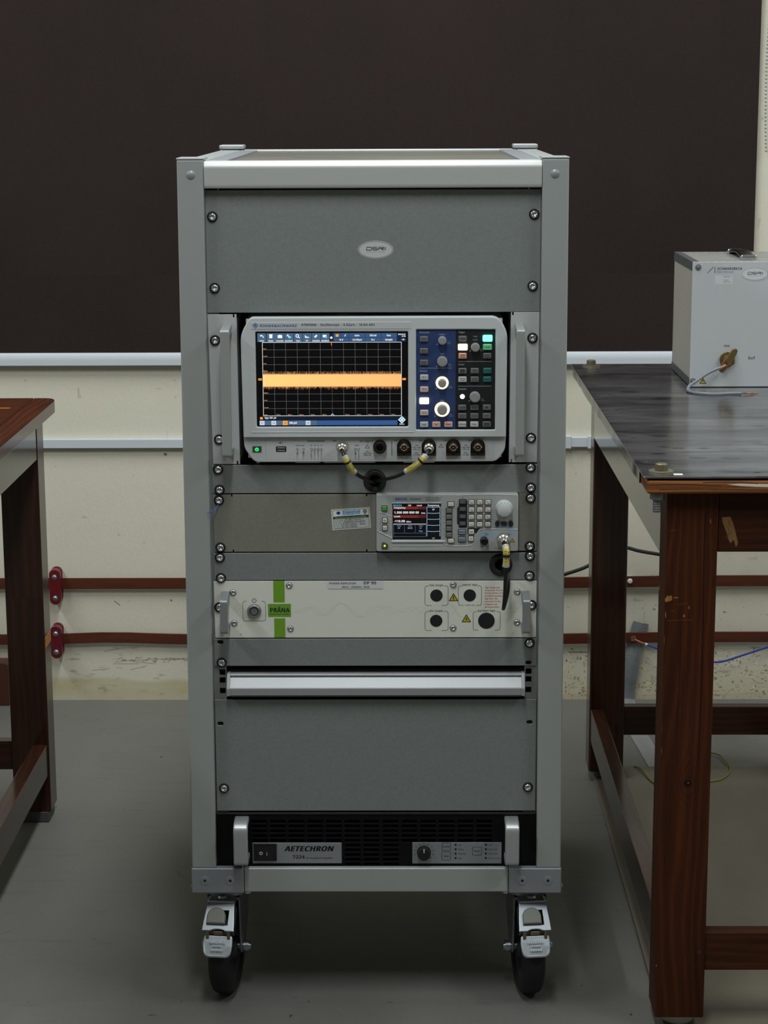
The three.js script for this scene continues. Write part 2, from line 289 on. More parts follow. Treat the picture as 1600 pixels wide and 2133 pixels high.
{
  const m = std(0x9a9d9f, 0.32, 0.25, { bumpMap: wallBump, bumpScale: 0.002 });
  const t = thing('grey_tape', 'strip of wrinkled grey tape running down the wall and across the floor', 'tape', [580, 0, -1600]);
  const ribbon = (pts, w, h, along) => {                        // a thin band, humped over the wire it covers
    const c = new THREE.CatmullRomCurve3(pts.map(V)), n = 40, m2 = 8, pos = [], idx = [];
    for (let i = 0; i <= n; i++) { const p = c.getPointAt(i / n), t2 = c.getTangentAt(i / n), nrm = along === 'wall' ? new THREE.Vector3(0, 0, 1) : new THREE.Vector3(0, 1, 0), side = new THREE.Vector3().crossVectors(t2, nrm).normalize();
      for (let j = 0; j <= m2; j++) { const q = j / m2 * 2 - 1, lift = h * Math.pow(Math.cos(q * Math.PI / 2), 2) + 0.8 + 1.2 * vnoise(i * 0.5, j * 0.7, 5); const v = p.clone().addScaledVector(side, q * w / 2).addScaledVector(nrm, lift); pos.push(v.x, v.y, v.z); } }
    for (let i = 0; i < n; i++) for (let j = 0; j < m2; j++) { const a = i * (m2 + 1) + j, b = a + m2 + 1; idx.push(a, b, a + 1, b, b + 1, a + 1); }
    const g = new THREE.BufferGeometry(); g.setAttribute('position', new THREE.Float32BufferAttribute(pos, 3)); g.setAttribute('uv', new THREE.Float32BufferAttribute(pos.flatMap((_, k) => (k % 3 ? [] : [pos[k] / 300, (pos[k + 1] + pos[k + 2]) / 300])), 2)); g.setIndex(idx); g.computeVertexNormals(); return g;
  };
  part('wall_length', [ribbon([[597, 187, -1619], [592, 166, -1618], [588, 150, -1617.5], [584, 132, -1617], [579, 104, -1611], [572, 60, -1610], [567, 24, -1615], [566, 3, -1616]], 37, 4.5, 'wall')], std(0x80868a, 0.22, 0.1, { bumpMap: wallBump, bumpScale: 0.002 }), t, 'shiny dark grey tape');
  part('floor_length', ribbon([[566, 0, -1616], [564, 0, -1560], [560, 0, -1450], [563, 0, -1378], [572, 0, -1242], [580, 0, -1126]], 40, 4, 'floor'), m, t, 'silver tape');
}
const wire = (name, label, cat, pts, r, m, n = 90) => { const t = thing(name, label, cat, pts[0]); part('insulation', [tube(pts, r, n, 8), end(pts, 0, r), end(pts, 1, r)], m, t); return t; };
wire('black_cable', 'thick black cable sagging between the rack and the right table, in front of the wall', 'cable', [[250, 330, -1400], [320, 318, -1470], [379, 320, -1500], [406, 330, -1500], [456, 348, -1500], [499, 369, -1520], [541, 388, -1520], [573, 385, -1500], [607, 383, -1480], [668, 375, -1480], [729, 393, -1500], [809, 424, -1560], [900, 470, -1590], [960, 560, -1612]], 4.2, M.rubber);
{
  const w = wire('blue_wire', 'blue wire leaving the lower copper strip behind the right table', 'wire', [[606, 141, -1597], [611, 140, -1590], [625, 137, -1580], [687, 116, -1572], [749, 106, -1570], [776, 105, -1570], [831, 122, -1570], [886, 141, -1570], [955, 156, -1590], [1040, 170, -1610]], 2.4, std(0x143a9c, 0.4));
  part('lug', [tube([[580, 151, -1601], [592, 145, -1600], [608, 140, -1596]], 3, 10, 8), box(572, 584, 146, 158, -1603, -1600, 1)], M.copper, w, 'bare copper lug'); part('ring', tube([[606, 141, -1597], [611, 140, -1590]], 3.2, 6, 8), M.white, w);
}
wire('yellow_wire', 'thin yellow and green wire lying in a loop on the floor under the right table', 'wire', [[529, 6, -1117], [539, 9, -1095], [555, 6, -1017], [587, 6, -964], [628, 6, -978], [667, 6, -1017], [695, 6, -1031], [718, 6, -1068], [728, 6, -1104], [726, 6, -1151], [716, 6, -1196], [696, 6, -1206], [659, 6, -1193], [610, 6, -1180]], 1.8, std(0x77721f, 0.5));

// ---------------------------------------------------------------- the two work tables
const woodPic = (w, h, sx, sy, s, dark, light) => paint(w, h, (x, y) => wood(x * sx, y * sy, s, dark, light));
const varnish = (map, rough = 0.2, coat = 0.8) => phys({ map, roughness: 0.6, specularIntensity: 0.3, clearcoat: coat, clearcoatRoughness: rough, bumpMap: map, bumpScale: 0.0006 });
const DARK = [34, 14, 5], RED = [80, 39, 15];
const tableWood = varnish(tex(woodPic(512, 1024, 0.9, 0.98, 5, DARK, RED), true, true), 0.14, 0.75); tableWood.map.repeat.set(2.1, 1);
const tableWoodDull = varnish(tex(woodPic(512, 1024, 0.9, 0.98, 15, [36, 16, 6], [84, 42, 16]), true, true), 0.4, 0.15); tableWoodDull.map.repeat.set(2.1, 1);
const topWood = varnish(tex(woodPic(512, 1024, 0.9, 0.98, 25, [50, 22, 8], [112, 54, 21]), true, true), 0.12, 0.75); topWood.map.repeat.set(2.1, 1);
const glossWood = varnish(tableWood.map, 0.1, 1);
let wo = 0; const woff = () => { wo += 0.37; return [wo % 1, (wo * 1.7) % 1]; };
const beam = (x0, x1, y0, y1, z0, z1, g, r = 2) => boxUV(box(x0, x1, y0, y1, z0, z1, r, 2), g, woff());
const pad = std(0xb9b9b2, 0.5), padDark = std(0x4a4846, 0.6);
{
  // the table with the metal sheet
  const t = thing('work_table', 'wooden work table topped with a bolted metal sheet, white box on it', 'table', [690, 0, -500]);
  // near left leg: chipped varnish, scratches and a knot
  const legPic = woodPic(192, 2048, 0.38, 0.396, 31, [42, 18, 5], [92, 44, 15]); {
    const g = legPic.getContext('2d'), at = (x, y) => [(x - 422) / 73 * 192, (830 - y) / 810 * 2048];
    const chip = (x, y, w, h, col) => { g.fillStyle = col; g.beginPath(); for (let i = 0; i < 14; i++) { const a = i / 14 * 6.283, q = 0.6 + 0.6 * rnd(), [px, py] = at(x + w * q * Math.cos(a), y + h * q * Math.sin(a)); i ? g.lineTo(px, py) : g.moveTo(px, py); } g.fill(); };
    chip(428, 673, 5, 5, '#8e6a34'); chip(438, 674, 4, 1.6, '#7d5a2c'); chip(424, 671, 3, 4, '#9a7640'); chip(457, 659, 1.4, 3, '#7a542e'); chip(450, 647, 1.6, 3, '#8e683c'); chip(424, 648, 0.9, 6, '#8e683c'); chip(422.6, 611, 0.6, 9, '#86603a'); chip(422.4, 476, 0.7, 9, '#9a7040'); chip(422.4, 444, 0.7, 9, '#9a7040'); chip(422, 383, 0.5, 2, '#9a7a58'); chip(422.6, 104, 0.7, 2, '#a59a8a'); chip(484, 787, 1.6, 4, '#74502e');
    g.strokeStyle = '#7a5030'; g.lineWidth = 1.4; const line = (a, b, c, d) => { g.beginPath(); g.moveTo(...at(a, b)); g.lineTo(...at(c, d)); g.stroke(); }; line(426, 640, 464, 641); line(430, 655, 436, 654); line(428, 773, 436, 774); line(440, 664, 456, 666);
    const k = at(462, 392); for (const [a, b, al] of [[17, 24, 0.6], [27, 58, 0.4], [38, 92, 0.3]]) { g.strokeStyle = `rgba(22,8,3,${al})`; g.lineWidth = 3; g.beginPath(); g.moveTo(k[0], k[1] - b * 1.5); g.bezierCurveTo(k[0] + a * 0.4, k[1] - b * 0.7, k[0] + a * 1.3, k[1] - b * 0.3, k[0] + a, k[1] + b * 0.4); g.bezierCurveTo(k[0] + a * 0.6, k[1] + b, k[0] - a * 0.5, k[1] + b, k[0] - a, k[1] + b * 0.3); g.bezierCurveTo(k[0] - a * 1.2, k[1] - b * 0.4, k[0] - a * 0.3, k[1] - b * 0.8, k[0], k[1] - b * 1.5); g.stroke(); } g.fillStyle = '#0e0502'; g.beginPath(); g.ellipse(k[0], k[1], 13, 13, 0, 0, 6.3); g.fill(); g.fillStyle = '#7a4a2a'; g.beginPath(); g.ellipse(k[0] + 2, k[1] - 2, 4, 4, 0, 0, 6.3); g.fill();
    g.strokeStyle = 'rgba(26,10,4,0.75)'; g.lineWidth = 5; g.beginPath(); g.moveTo(...at(477, 800)); g.bezierCurveTo(...at(474, 720), ...at(481, 600), ...at(476, 420)); g.stroke(); g.lineWidth = 2.5; g.beginPath(); g.moveTo(...at(444, 640)); g.bezierCurveTo(...at(452, 560), ...at(438, 480), ...at(446, 420)); g.stroke();
  }
  part('leg', postUV(box(421, 495, 20, 830, 24, 96, 2, 2), 421, 495, 20, 830, 24, 96), varnish(tex(legPic), 0.35, 0.12), t, 'scratched and chipped leg');
  part('leg', beam(424, 496, 20, 830, -1107, -1035, 'y', 6), tableWood, t); part('leg', beam(844, 917, 20, 830, 24, 96, 'y'), tableWood, t); part('leg', beam(844, 917, 20, 830, -1107, -1035, 'y'), tableWood, t);
  for (const [x, z] of [[460, 60], [880, 60]]) part('foot_pad', cyl(x, 12, z, 24, 16, 'y', 20), pad, t); for (const [x, z] of [[460, -1071], [880, -1071]]) part('foot_pad', cyl(x, 12, z, 24, 16, 'y', 20), padDark, t);
  {
    const c = canvas(2048, 128), g = c.getContext('2d'); const src = woodPic(128, 2048, 0.7, 0.75, 43, [36, 16, 6], [72, 35, 13]); g.translate(0, 128); g.rotate(-Math.PI / 2); g.drawImage(src, 0, 0); g.setTransform(1, 0, 0, 1, 0, 0);
    g.fillStyle = '#7c5c3c'; g.beginPath(); [[7, 55], [24, 54], [30, 70], [36, 92], [40, 110], [36, 118], [31, 102], [26, 110], [22, 104], [16, 84], [9, 66]].forEach(([x, y], i) => (i ? g.lineTo(x, y) : g.moveTo(x, y))); g.fill(); g.fillStyle = '#5a3c22'; for (let i = 0; i < 26; i++) g.fillRect(14 + 14 * rnd(), 58 + 44 * rnd(), 1.2, 3);
    part('apron', faceUV(box(495, 844, 741, 831, 64, 93, 2, 2), 495, 2024, 741, 831), varnish(tex(c), 0.35, 0.12), t, 'front apron with a bare patch of peeled varnish');
  }
  const sidePic = tex(paint(1024, 128, (x, y) => { const c = wood(y * 0.9, x * 1.1, 51, DARK, [74, 36, 18]); const d = vnoise(x * 0.08, y * 0.16, 8) * 0.6 + vnoise(x * 0.3, y * 0.5, 9) * 0.4; return d > 0.74 ? mix(c, [28, 14, 8], 0.7) : c; }));
  { const g = sidePic.image.getContext('2d'); g.fillStyle = '#0a0402'; for (const [x, y, l] of [[97, 0, 46], [204, 10, 40], [272, 14, 44]]) g.fillRect(x, y, 4, l); }
  const sideG = box(423, 446, 721, 831, -1030, 24, 2, 2), q = sideG.attributes.position; for (let i = 0; i < q.count; i++) sideG.attributes.uv.setXY(i, (q.getZ(i) + 1030) / 1054, (q.getY(i) - 721) / 110);
  part('apron', sideG, varnish(sidePic, 0.1, 1), t, 'worn glossy side apron');
  part('apron', beam(496, 844, 721, 831, -1095, -1068, 'x'), tableWood, t); part('apron', beam(892, 915, 721, 831, -1030, 24, 'z'), tableWood, t);
  part('stretcher', beam(426.5, 453, 90, 156, -1036, 25, 'z'), tableWood, t); part('stretcher', beam(494, 845, 95.5, 155.6, 66, 93, 'x'), tableWoodDull, t); part('stretcher', beam(495, 845, 88, 149, -1101, -1075, 'x'), tableWood, t); part('stretcher', beam(888, 914, 90, 156, -1036, 25, 'z'), tableWood, t);
  for (const [x, z] of [[480, -1034.4]]) part('peg', cyl(x, 118, z, 3.5, 2), M.dark, t);
  part('peg', cyl(486, 126, 95.6, 3.5, 1.6), std(0x3a1a0c, 0.6), t);
  // the top: an edge board with dull orange end grain in front, a glossy worn board along the left
  const frontPic = canvas(2048, 32); { const g = frontPic.getContext('2d'); const src = woodPic(32, 2048, 0.7, 0.9, 61, [84, 44, 12], [178, 112, 42]); g.translate(0, 32); g.rotate(-Math.PI / 2); g.drawImage(src, 0, 0); g.setTransform(1, 0, 0, 1, 0, 0); g.fillStyle = '#d8d2c4'; g.beginPath(); [[128, 10], [150, 8], [190, 9], [250, 11], [250, 15], [200, 17], [176, 16], [150, 14]].forEach(([x, y], i) => (i ? g.lineTo(x, y) : g.moveTo(x, y))); g.fill(); g.strokeStyle = '#3a1c08'; g.lineWidth = 1.5; for (const [a, b, c2, d] of [[0, 12, 120, 14], [20, 22, 210, 25], [90, 6, 180, 8]]) { g.beginPath(); g.moveTo(a, b); g.quadraticCurveTo((a + c2) / 2, b - 3, c2, d); g.stroke(); } }
  part('edge_board', faceUV(box(389, 1002, 831, 851, 40, 118, 4, 2), 389, 2182, 831, 851), std(0xffffff, 0.55, 0, { map: tex(frontPic), bumpMap: tex(frontPic, false), bumpScale: 0.0015 }), t, 'rough orange-brown front edge with a smear of white paint');
  const wavy = (() => { const s = new THREE.Shape(); s.moveTo(440, -40); s.lineTo(440, 1128); s.lineTo(389, 1128); for (let z = -1128; z <= 40; z += 14) s.lineTo(387 + 2.2 * vnoise(z * 0.02, 0, 91), -z); s.closePath(); return s; })();
  part('edge_board', boxUV(extrude(wavy, 831, 852, 1.2).rotateX(-Math.PI / 2), 'z', woff()), tableWood, t);
  part('core_board', beam(440, 1002, 831, 851, -1128, 40, 'x'), tableWood, t);
  const sheetPic = paint(1024, 1024, (x, y) => { let v = 132 + 90 * (fbm(x * 0.006, y * 0.03, 3, 4) - 0.5) + 50 * (fbm(x * 0.03, y * 0.25, 8, 3) - 0.5) + 8 * (hash(x, y, 2) - 0.5); const d = fbm(x * 0.02, y * 0.05, 14, 4); if (d > 0.64) v -= (d - 0.64) * 260; return [v, v * 1.005, v * 1.02]; });
  { const g = sheetPic.getContext('2d'); g.lineCap = 'round'; for (let i = 0; i < 170; i++) { const x = 20 + 300 * rnd(), y = 250 + 720 * rnd(), l = 6 + 40 * rnd(), a = (rnd() - 0.5) * 0.7; g.strokeStyle = rnd() < 0.5 ? `rgba(215,218,222,${0.2 + 0.4 * rnd()})` : `rgba(60,60,64,${0.2 + 0.3 * rnd()})`; g.lineWidth = 0.6 + 0.8 * rnd(); g.beginPath(); g.moveTo(x, y); g.quadraticCurveTo(x + l / 2, y + (rnd() - 0.5) * 20, x + l * Math.cos(a), y + l * Math.sin(a)); g.stroke(); } for (const [x, y, r] of [[66, 830, 9], [98, 832, 8], [80, 900, 11], [120, 905, 12], [60, 330, 14], [36, 870, 9]]) { g.fillStyle = 'rgba(64,62,60,0.5)'; g.beginPath(); g.ellipse(x, y, r, r * 0.8, 0, 0, 6.3); g.fill(); } }
  const sheetRough = paint(512, 512, (x, y) => { const v = 92 + 60 * (fbm(x * 0.01, y * 0.05, 23, 4) - 0.5); return [v, v, v]; });
  const sheetG = box(384, 1006, 853.5, 857, -1130, 119, 1.6, 2), sp = sheetG.attributes.position; for (let i = 0; i < sp.count; i++) sheetG.attributes.uv.setXY(i, (sp.getX(i) - 384) / 1250, 1 - (sp.getZ(i) + 1130) / 1250);
  part('metal_sheet', sheetG, new THREE.MeshStandardMaterial({ map: tex(sheetPic, true, true), roughnessMap: tex(sheetRough, false, true), roughness: 0.52, metalness: 0.78 }), t, 'scratched grey metal sheet');
  part('packing', box(392, 1000, 851, 853.5, -1125, 108), M.dark, t);
  for (const [x, z] of [[418, -691], [414, -508], [407, -211], [400, 0], [446, -1112], [526, -1114], [426, -1005], [549.7, 89]]) part('screw', turned(x, -z, 856.2, [[0, 1.3], [3, 1.3], [3.6, 1.0], [5.2, 1.0], [5.6, 0]], 16).rotateX(-Math.PI / 2), std(0x4c4a48, 0.45, 0.8), t);
  for (const [x, z] of [[413, 84], [421, -1092]]) { const b = part('bolt', [new THREE.CylinderGeometry(9.2, 9.6, 9, 6).rotateY(0.3).translate(x, 864, z), new THREE.CylinderGeometry(8, 9.2, 1, 6).rotateY(0.3).translate(x, 869, z)], std(0x77705a, 0.5, 0.6), t); part('washer', turned(x, -z, 857, [[9, 2.4], [18, 2.2], [18.4, 0]], 28).rotateX(-Math.PI / 2), std(0x77735f, 0.5, 0.6), b); }
  part('bolt_end', [new THREE.CylinderGeometry(11, 11, 9, 6).rotateY(0.2).translate(406, 825.5, 102), cyl(406, 812, 102, 6, 20, 'y', 14)], std(0x77797a, 0.5, 0.7), t);
  for (let i = 0; i < 5; i++) part('bolt_thread', new THREE.TorusGeometry(6, 0.7, 5, 16).rotateX(Math.PI / 2).translate(406, 819 - i * 3.4, 102), M.steel, t);
  part('paper_scrap', box(428, 441, 857, 857.6, 100, 110, 0.2).rotateY(0), M.white, t, 'torn white scrap of tape');
}
{
  const t = thing('floor_mat', 'thin brownish grey sheet lying on the floor under the right table', 'mat', [680, 0, -400]);
  const pic = paint(512, 512, (x, y) => { const v = fbm(x * 0.02, y * 0.008, 6, 4), n = (hash(x, y, 9) - 0.5) * 5; return mix([92, 88, 76], [112, 106, 92], v).map((q) => q + n); });
  part('sheet', boxUV(box(436, 1010, 0, 4, -1122, 420, 0.8), 'z'), std(0xffffff, 0.5, 0, { map: tex(pic, true, true) }), t);
}
{
  // the table at the left edge
  const t = thing('work_table', 'plain dark varnished wooden table at the left edge of the picture', 'table', [-1160, 0, -245]);
  part('leg', beam(-719, -646.5, 22, 800, -865, -799, 'y'), tableWood, t); part('leg', beam(-719, -646.5, 22, 800, 308, 380, 'y'), tableWood, t); part('leg', beam(-1672, -1600, 22, 800, -865, -799, 'y'), tableWood, t); part('leg', beam(-1672, -1600, 22, 800, 308, 380, 'y'), tableWood, t);
  for (const [x, z] of [[-683, -832], [-683, 344], [-1636, -832], [-1636, 344]]) part('foot_pad', box(x - 36, x + 32, 0, 22, z - 30, z + 34, 3), padDark, t);
  part('apron', beam(-672, -647, 721, 800, -793, 308, 'z'), glossWood, t); part('apron', beam(-1672, -1647, 721, 800, -793, 308, 'z'), tableWood, t); part('apron', beam(-1600, -719, 721, 800, -860, -836, 'x'), tableWood, t); part('apron', beam(-1600, -719, 721, 800, 350, 374, 'x'), tableWood, t);
  part('stretcher', beam(-678, -649.5, 97, 159, -800, 308, 'z'), tableWood, t); part('stretcher', beam(-1600, -719, 99, 157, -852, -826, 'x'), tableWood, t);
  for (const y of [351, 358.6, 366]) part('tape_patch', box(-646.8, -645.8, y, y + 6, -862, -802, 0.3), std(0xb87a28, 0.5), t, 'band of orange tape on the leg');
  const X0 = -1700, X1 = -622, Z0 = -890, Z1 = 405, y0 = 800, y1 = 825;
  const flat = (s) => extrude(s, y0, y1, 2, 2).rotateX(-Math.PI / 2);                        // outline given as (x, -z)
  const side = new THREE.Shape(); side.moveTo(X1 - 44, -Z1); side.lineTo(X1, -Z1); side.lineTo(X1, -Z0 - 30); side.quadraticCurveTo(X1, -Z0, X1 - 30, -Z0); side.lineTo(X1 - 44, -Z0); side.closePath();
  part('edge_board', boxUV(flat(side), 'z', woff()), topWood, t);
  part('plank', boxUV(flat(roundRect(X0, -Z0 - 356, X1 - 44.6, -Z0, 1)), 'x', woff()), topWood, t); part('plank', boxUV(flat(roundRect(X0, -Z0 - 790, X1 - 44.6, -Z0 - 356.8, 1)), 'x', woff()), topWood, t); part('plank', boxUV(flat(roundRect(X0, -Z1, X1 - 44.6, -Z0 - 790.8, 1)), 'x', woff()), topWood, t);
  for (const [x, z, l] of [[-700, -760, 13], [-722, -680, 14]]) part('plug', box(x - l, x + l, 824.6, 825.3, z - 4, z + 4, 0.2), std(0xb0742e, 0.4), t, 'pale patch');
}

// ---------------------------------------------------------------- the box on the right table
{
  const L = face(574.1, 1089.9, 0.8847, 0.8874, 1443, 545), zf = -783, x0 = 575, x1 = 826, y0 = 859, y1 = 1089.5, zb = -1040;
  const t = thing('test_box', 'white metal test box with a black handle, brass wing nut and oval sticker', 'test equipment', [700, 857, -911]);
  const alu = std(0x6f7274, 0.45, 0.6), speck = tex(paint(256, 256, (x, y) => { const v = 168 + ((x % 6 < 2 && y % 6 < 2) ? -34 : 0) + 10 * (hash(x, y, 3) - 0.5); return [v, v * 0.985, v * 0.94]; }), true, true); speck.repeat.set(5, 5);
  const perforated = std(0xffffff, 0.6, 0.1, { map: speck });
  part('side_panel', boxUV(box(x0 + 1, x0 + 4, y0 + 14, y1 - 16, zb + 2, zf - 4)), perforated, t); part('side_panel', boxUV(box(x1 - 4, x1 - 1, y0 + 14, y1 - 16, zb + 2, zf - 4)), perforated, t);
  const topPic = tex(paint(512, 512, (x, y) => { let v = 146 + 20 * (fbm(x * 0.02, y * 0.02, 4, 4) - 0.5) + 10 * (hash(x, y, 5) - 0.5); const gx = x % 30 - 15, gy = y % 24 - 12; if ((y < 60 || y > 452) && gx * gx + gy * gy < 20) v = 60; return [v, v, v * 0.98]; }));
  const tg = box(x0 + 2, x1 - 2, y1 - 4, y1 - 0.5, zb + 2, zf - 3), tp = tg.attributes.position; for (let i = 0; i < tp.count; i++) tg.attributes.uv.setXY(i, (tp.getX(i) - x0) / (x1 - x0), (tp.getZ(i) - zb) / (zf - zb));
  part('top_panel', tg, std(0xffffff, 0.5, 0.3, { map: topPic }), t); part('back_panel', box(x0 + 1, x1 - 1, y0, y1 - 1, zb, zb + 3), alu, t); part('base_panel', box(x0 + 4, x1 - 4, y0 + 1, y0 + 4, zb + 3, zf - 4), alu, t);
  for (const x of [x0, x1 - 14]) { part('frame_rail', box(x, x + 14, y1 - 17, y1, zb, zf - 2.2, 1), alu, t); part('frame_rail', box(x, x + 14, y0, y0 + 15, zb, zf - 2.2, 1), alu, t); }
  for (const [x, z] of [[600, -1015], [800, -1015], [600, -808], [800, -808]]) part('foot', cyl(x, 858, z, 8, 2, 'y', 16), M.rubber, t);
  const u0 = 1443.8, u1 = u0 + 253 / 0.8847, v0 = 545.6, v1 = 806;
  const pic = print(u0, v0, u1, v1, 3.4, '#b7bcbf', (g) => {
    g.strokeStyle = '#16181a'; g.lineWidth = 1.1; g.beginPath(); g.arc(1000, 563.5, 5.2, 0, 6.3); g.stroke(); g.beginPath(); g.moveTo(1475, 569); g.lineTo(1487, 556.5); g.stroke(); g.beginPath(); g.moveTo(1483, 557); g.lineTo(1488, 555.5); g.lineTo(1006, 560.5); g.fill(); g.beginPath(); g.moveTo(1490.5, 556); g.lineTo(1490.5, 569); g.stroke();
    text(g, 'SCHWARZBECK', 1494.8, 559.5, 7, { align: 'left', width: 52 }); text(g, 'Mess-Elektronik', 1494.8, 566.3, 5, { align: 'left', width: 34.5, fill: '#2b3f8f', weight: 'normal' });
    g.fillStyle = '#c6cacc'; g.fillRect(1491.5, 573.5, 36, 17.5); text(g, 'NNBL 8226', 1508.5, 576, 3, { align: 'left', weight: 'normal', fill: '#333' }); text(g, '# 00876', 1508.5, 583.6, 3, { align: 'left', weight: 'normal', fill: '#333' }); text(g, 'Made in EU', 1508.5, 587, 3, { align: 'left', weight: 'normal', fill: '#333' });
    text(g, 'GND', 1519.3, 721, 5.6, { width: 12.5 }); text(g, 'EuT', 1572.5, 746, 8, { width: 15 }); text(g, 'LISN must be connected to PE before use!', 1002, 793.4, 4.2, { align: 'left', width: 84 });
    g.fillStyle = '#c9b236'; g.strokeStyle = '#14120a'; g.lineWidth = 1.4; g.beginPath(); g.moveTo(1471.8, 788.5); g.lineTo(1478, 799); g.lineTo(1465.6, 799); g.closePath(); g.fill(); g.stroke(); g.fillStyle = '#14120a'; g.fillRect(1471.2, 791.6, 1.3, 4.2); g.fillRect(1471.2, 796.6, 1.3, 1.2);
  });
  part('front_panel', faceUV(box(L.X(u0), L.X(u1), L.Y(v1), L.Y(v0), zf - 2, zf, 0.6), L.X(u0), L.X(u1), L.Y(v1), L.Y(v0)), std(0xffffff, 0.45, 0.05, { map: tex(pic) }), t);
  const oval = new THREE.Shape(); oval.absellipse(L.X(1573.5), L.Y(571), 28.5 * 0.8847, 14 * 0.8874, 0, Math.PI * 2);
  const og = extrude(oval, zf, zf + 0.4, 0, 1, 40); part('sticker', faceUV(og, L.X(1545), L.X(1602), L.Y(585), L.Y(557)), std(0xffffff, 0.4, 0, { map: tex(ovalPic()) }), t, 'oval sticker with dark lettering');
  for (const [u, v] of [[1455.7, 557], [1451, 794], [1718, 557], [1716, 794]]) part('screw', turned(L.X(u), L.Y(v), zf, [[0, 2.6], [2.4, 2.2], [3, 1.2], [5.5, 1], [5.8, 0]], 20), M.steel, t);
  // carrying handle on top, chrome ends
  const hz = (zb + zf) / 2, hx = 685; const hp = []; for (let i = 0; i <= 12; i++) { const a = i / 12; hp.push([hz - 72 + 144 * a, y1 + 4 + 6 * Math.sin(Math.PI * Math.min(1, Math.max(0, a)))]); }
  const hs = new THREE.Shape(); hp.forEach(([a, b], i) => (i ? hs.lineTo(a, b + 3) : hs.moveTo(a, b + 3))); hp.slice().reverse().forEach(([a, b]) => hs.lineTo(a, b - 3)); hs.closePath();
  const h = part('handle', extrude(hs, -13, 13, 2, 2).rotateY(-Math.PI / 2).translate(hx, 0, 0), M.blackGloss, t); for (const z of [hz - 78, hz + 78]) part('handle_end', box(hx - 15, hx + 15, y1 - 0.5, y1 + 9, z - 9, z + 9, 3, 2), M.chrome, h);
  // brass earth terminal with its wing nut
  const tx = 643, ty = 909, term = part('earth_terminal', [turned(tx, ty, zf, [[0, 20], [5, 20], [5.4, 12], [9, 11], [10, 4], [14, 3.5], [14, 0]], 24), new THREE.CylinderGeometry(15, 15, 5, 6).rotateX(Math.PI / 2).translate(tx, ty, zf + 5)], M.brass, t, 'brass terminal');
  for (const s of [1, -1]) part('wing', extrude(roundedPoly([[0, -6], [10, -7], [25, -3], [27, 3], [22, 7], [8, 6], [0, 6]], 3), zf + 10, zf + 15, 1.4).translate(0, 0, 0).applyMatrix4(new THREE.Matrix4().makeTranslation(tx, ty, 0).multiply(new THREE.Matrix4().makeRotationZ(R(s > 0 ? 52 : 236)))), M.brass, term);
  // grey wire from the terminal, round the corner of the box, onto the sheet
  const pts = [[637, 900, -766], [630, 897, -762], [619, 893, -762], [602, 884, -762], [587, 874, -760], [572, 866, -752], [565, 861, -735], [565, 860, -708], [581, 860, -684], [606, 860, -676], [634, 860, -684], [655, 860, -684]];
  const w = thing('ground_wire', 'grey wire from the brass terminal, its bare copper end lying on the metal sheet', 'wire', [600, 857, -720]);
  part('insulation', tube(pts, 2.9, 80, 8), std(0x747c82, 0.45), w); const strands = []; for (let i = 0; i < 6; i++) strands.push(tube([[654, 860, -684], [664, 859.5 + (i % 2), -686 + (i - 2.5) * 1], [676, 859.4, -690 + (i - 2.5) * 2.2 * rnd()], [688 - i * 3, 858.4, -696 + (i - 2.5) * 2.4 * rnd()]], 0.9, 10, 5));
  part('bare_end', strands, std(0xb98468, 0.3, 0.9), w, 'bare copper strands'); part('lug', [tube([[644, 902, -772], [637, 900, -766], [630, 897, -762]], 3.2, 8, 8)], M.copper, w);
}
function ovalPic() {
  return print(0, 0, 73, 37, 9, '#c3c8ca', (g) => {
    g.strokeStyle = '#3c4143'; g.lineWidth = 0.8; g.beginPath(); g.ellipse(36.5, 18.5, 34.4, 16.8, 0, 0, 6.3); g.stroke();
    g.strokeStyle = '#14181c'; g.lineWidth = 1.5; g.lineJoin = 'round'; const line = (p) => { g.beginPath(); p.forEach(([x, y], i) => (i ? g.lineTo(x, y) : g.moveTo(x, y))); g.stroke(); };
    line([[17, 13.6], [27, 13.6], [28.6, 15], [28.6, 18], [27, 19.4], [17.6, 19.4], [17.6, 16]]); line([[39.5, 13.6], [31.6, 13.6], [30.8, 14.6], [30.8, 15.6], [31.6, 16.5], [38.6, 16.5], [39.4, 17.3], [39.4, 18.4], [38.6, 19.4], [30.6, 19.4]]);
    line([[41.8, 19.9], [41.8, 16.4], [51.6, 16.4], [53, 15.4], [53, 14.4], [52, 13.6], [41.6, 13.6]]); line([[47.5, 16.6], [53.2, 19.8]]); line([[56, 13.1], [56, 19.9]]);
    text(g, 'SYSTEMS  TEST  SERVICES', 36.5, 23.6, 2.2, { weight: 'normal', fill: '#4a5560', width: 39 });
  });
}

// ---------------------------------------------------------------- the wheeled rack
const TP = face(-242.5, 1255.5, 0.6946, 0.6906, 428, 396), EAR = face(-242.5, 1076.6, 0.7042, 0.7099, 434, 655), S = face(-194.4, 1075, 0.6995, 0.7052, 500, 660), B10 = face(-240.9, 853.9, 0.7107, 0.7229, 441, 968);
const FIL = face(-240.8, 809.1, 0.7138, 0.7294, 443, 1030), GEN = face(1.9, 810.9, 0.7104, 0.7261, 783, 1030), B12 = face(-241.5, 720.7, 0.717, 0.7359, 444, 1151), AMP = face(-242.1, 677.3, 0.7202, 0.7424, 445, 1210);
const B15 = face(-242.9, 588.1, 0.7234, 0.749, 446, 1330), DR = face(-243.1, 544.6, 0.7257, 0.7537, 447, 1388), B4 = face(-244.5, 493.5, 0.7312, 0.7653, 448, 1456), A7 = face(-245.3, 314.2, 0.7376, 0.7788, 451, 1690);

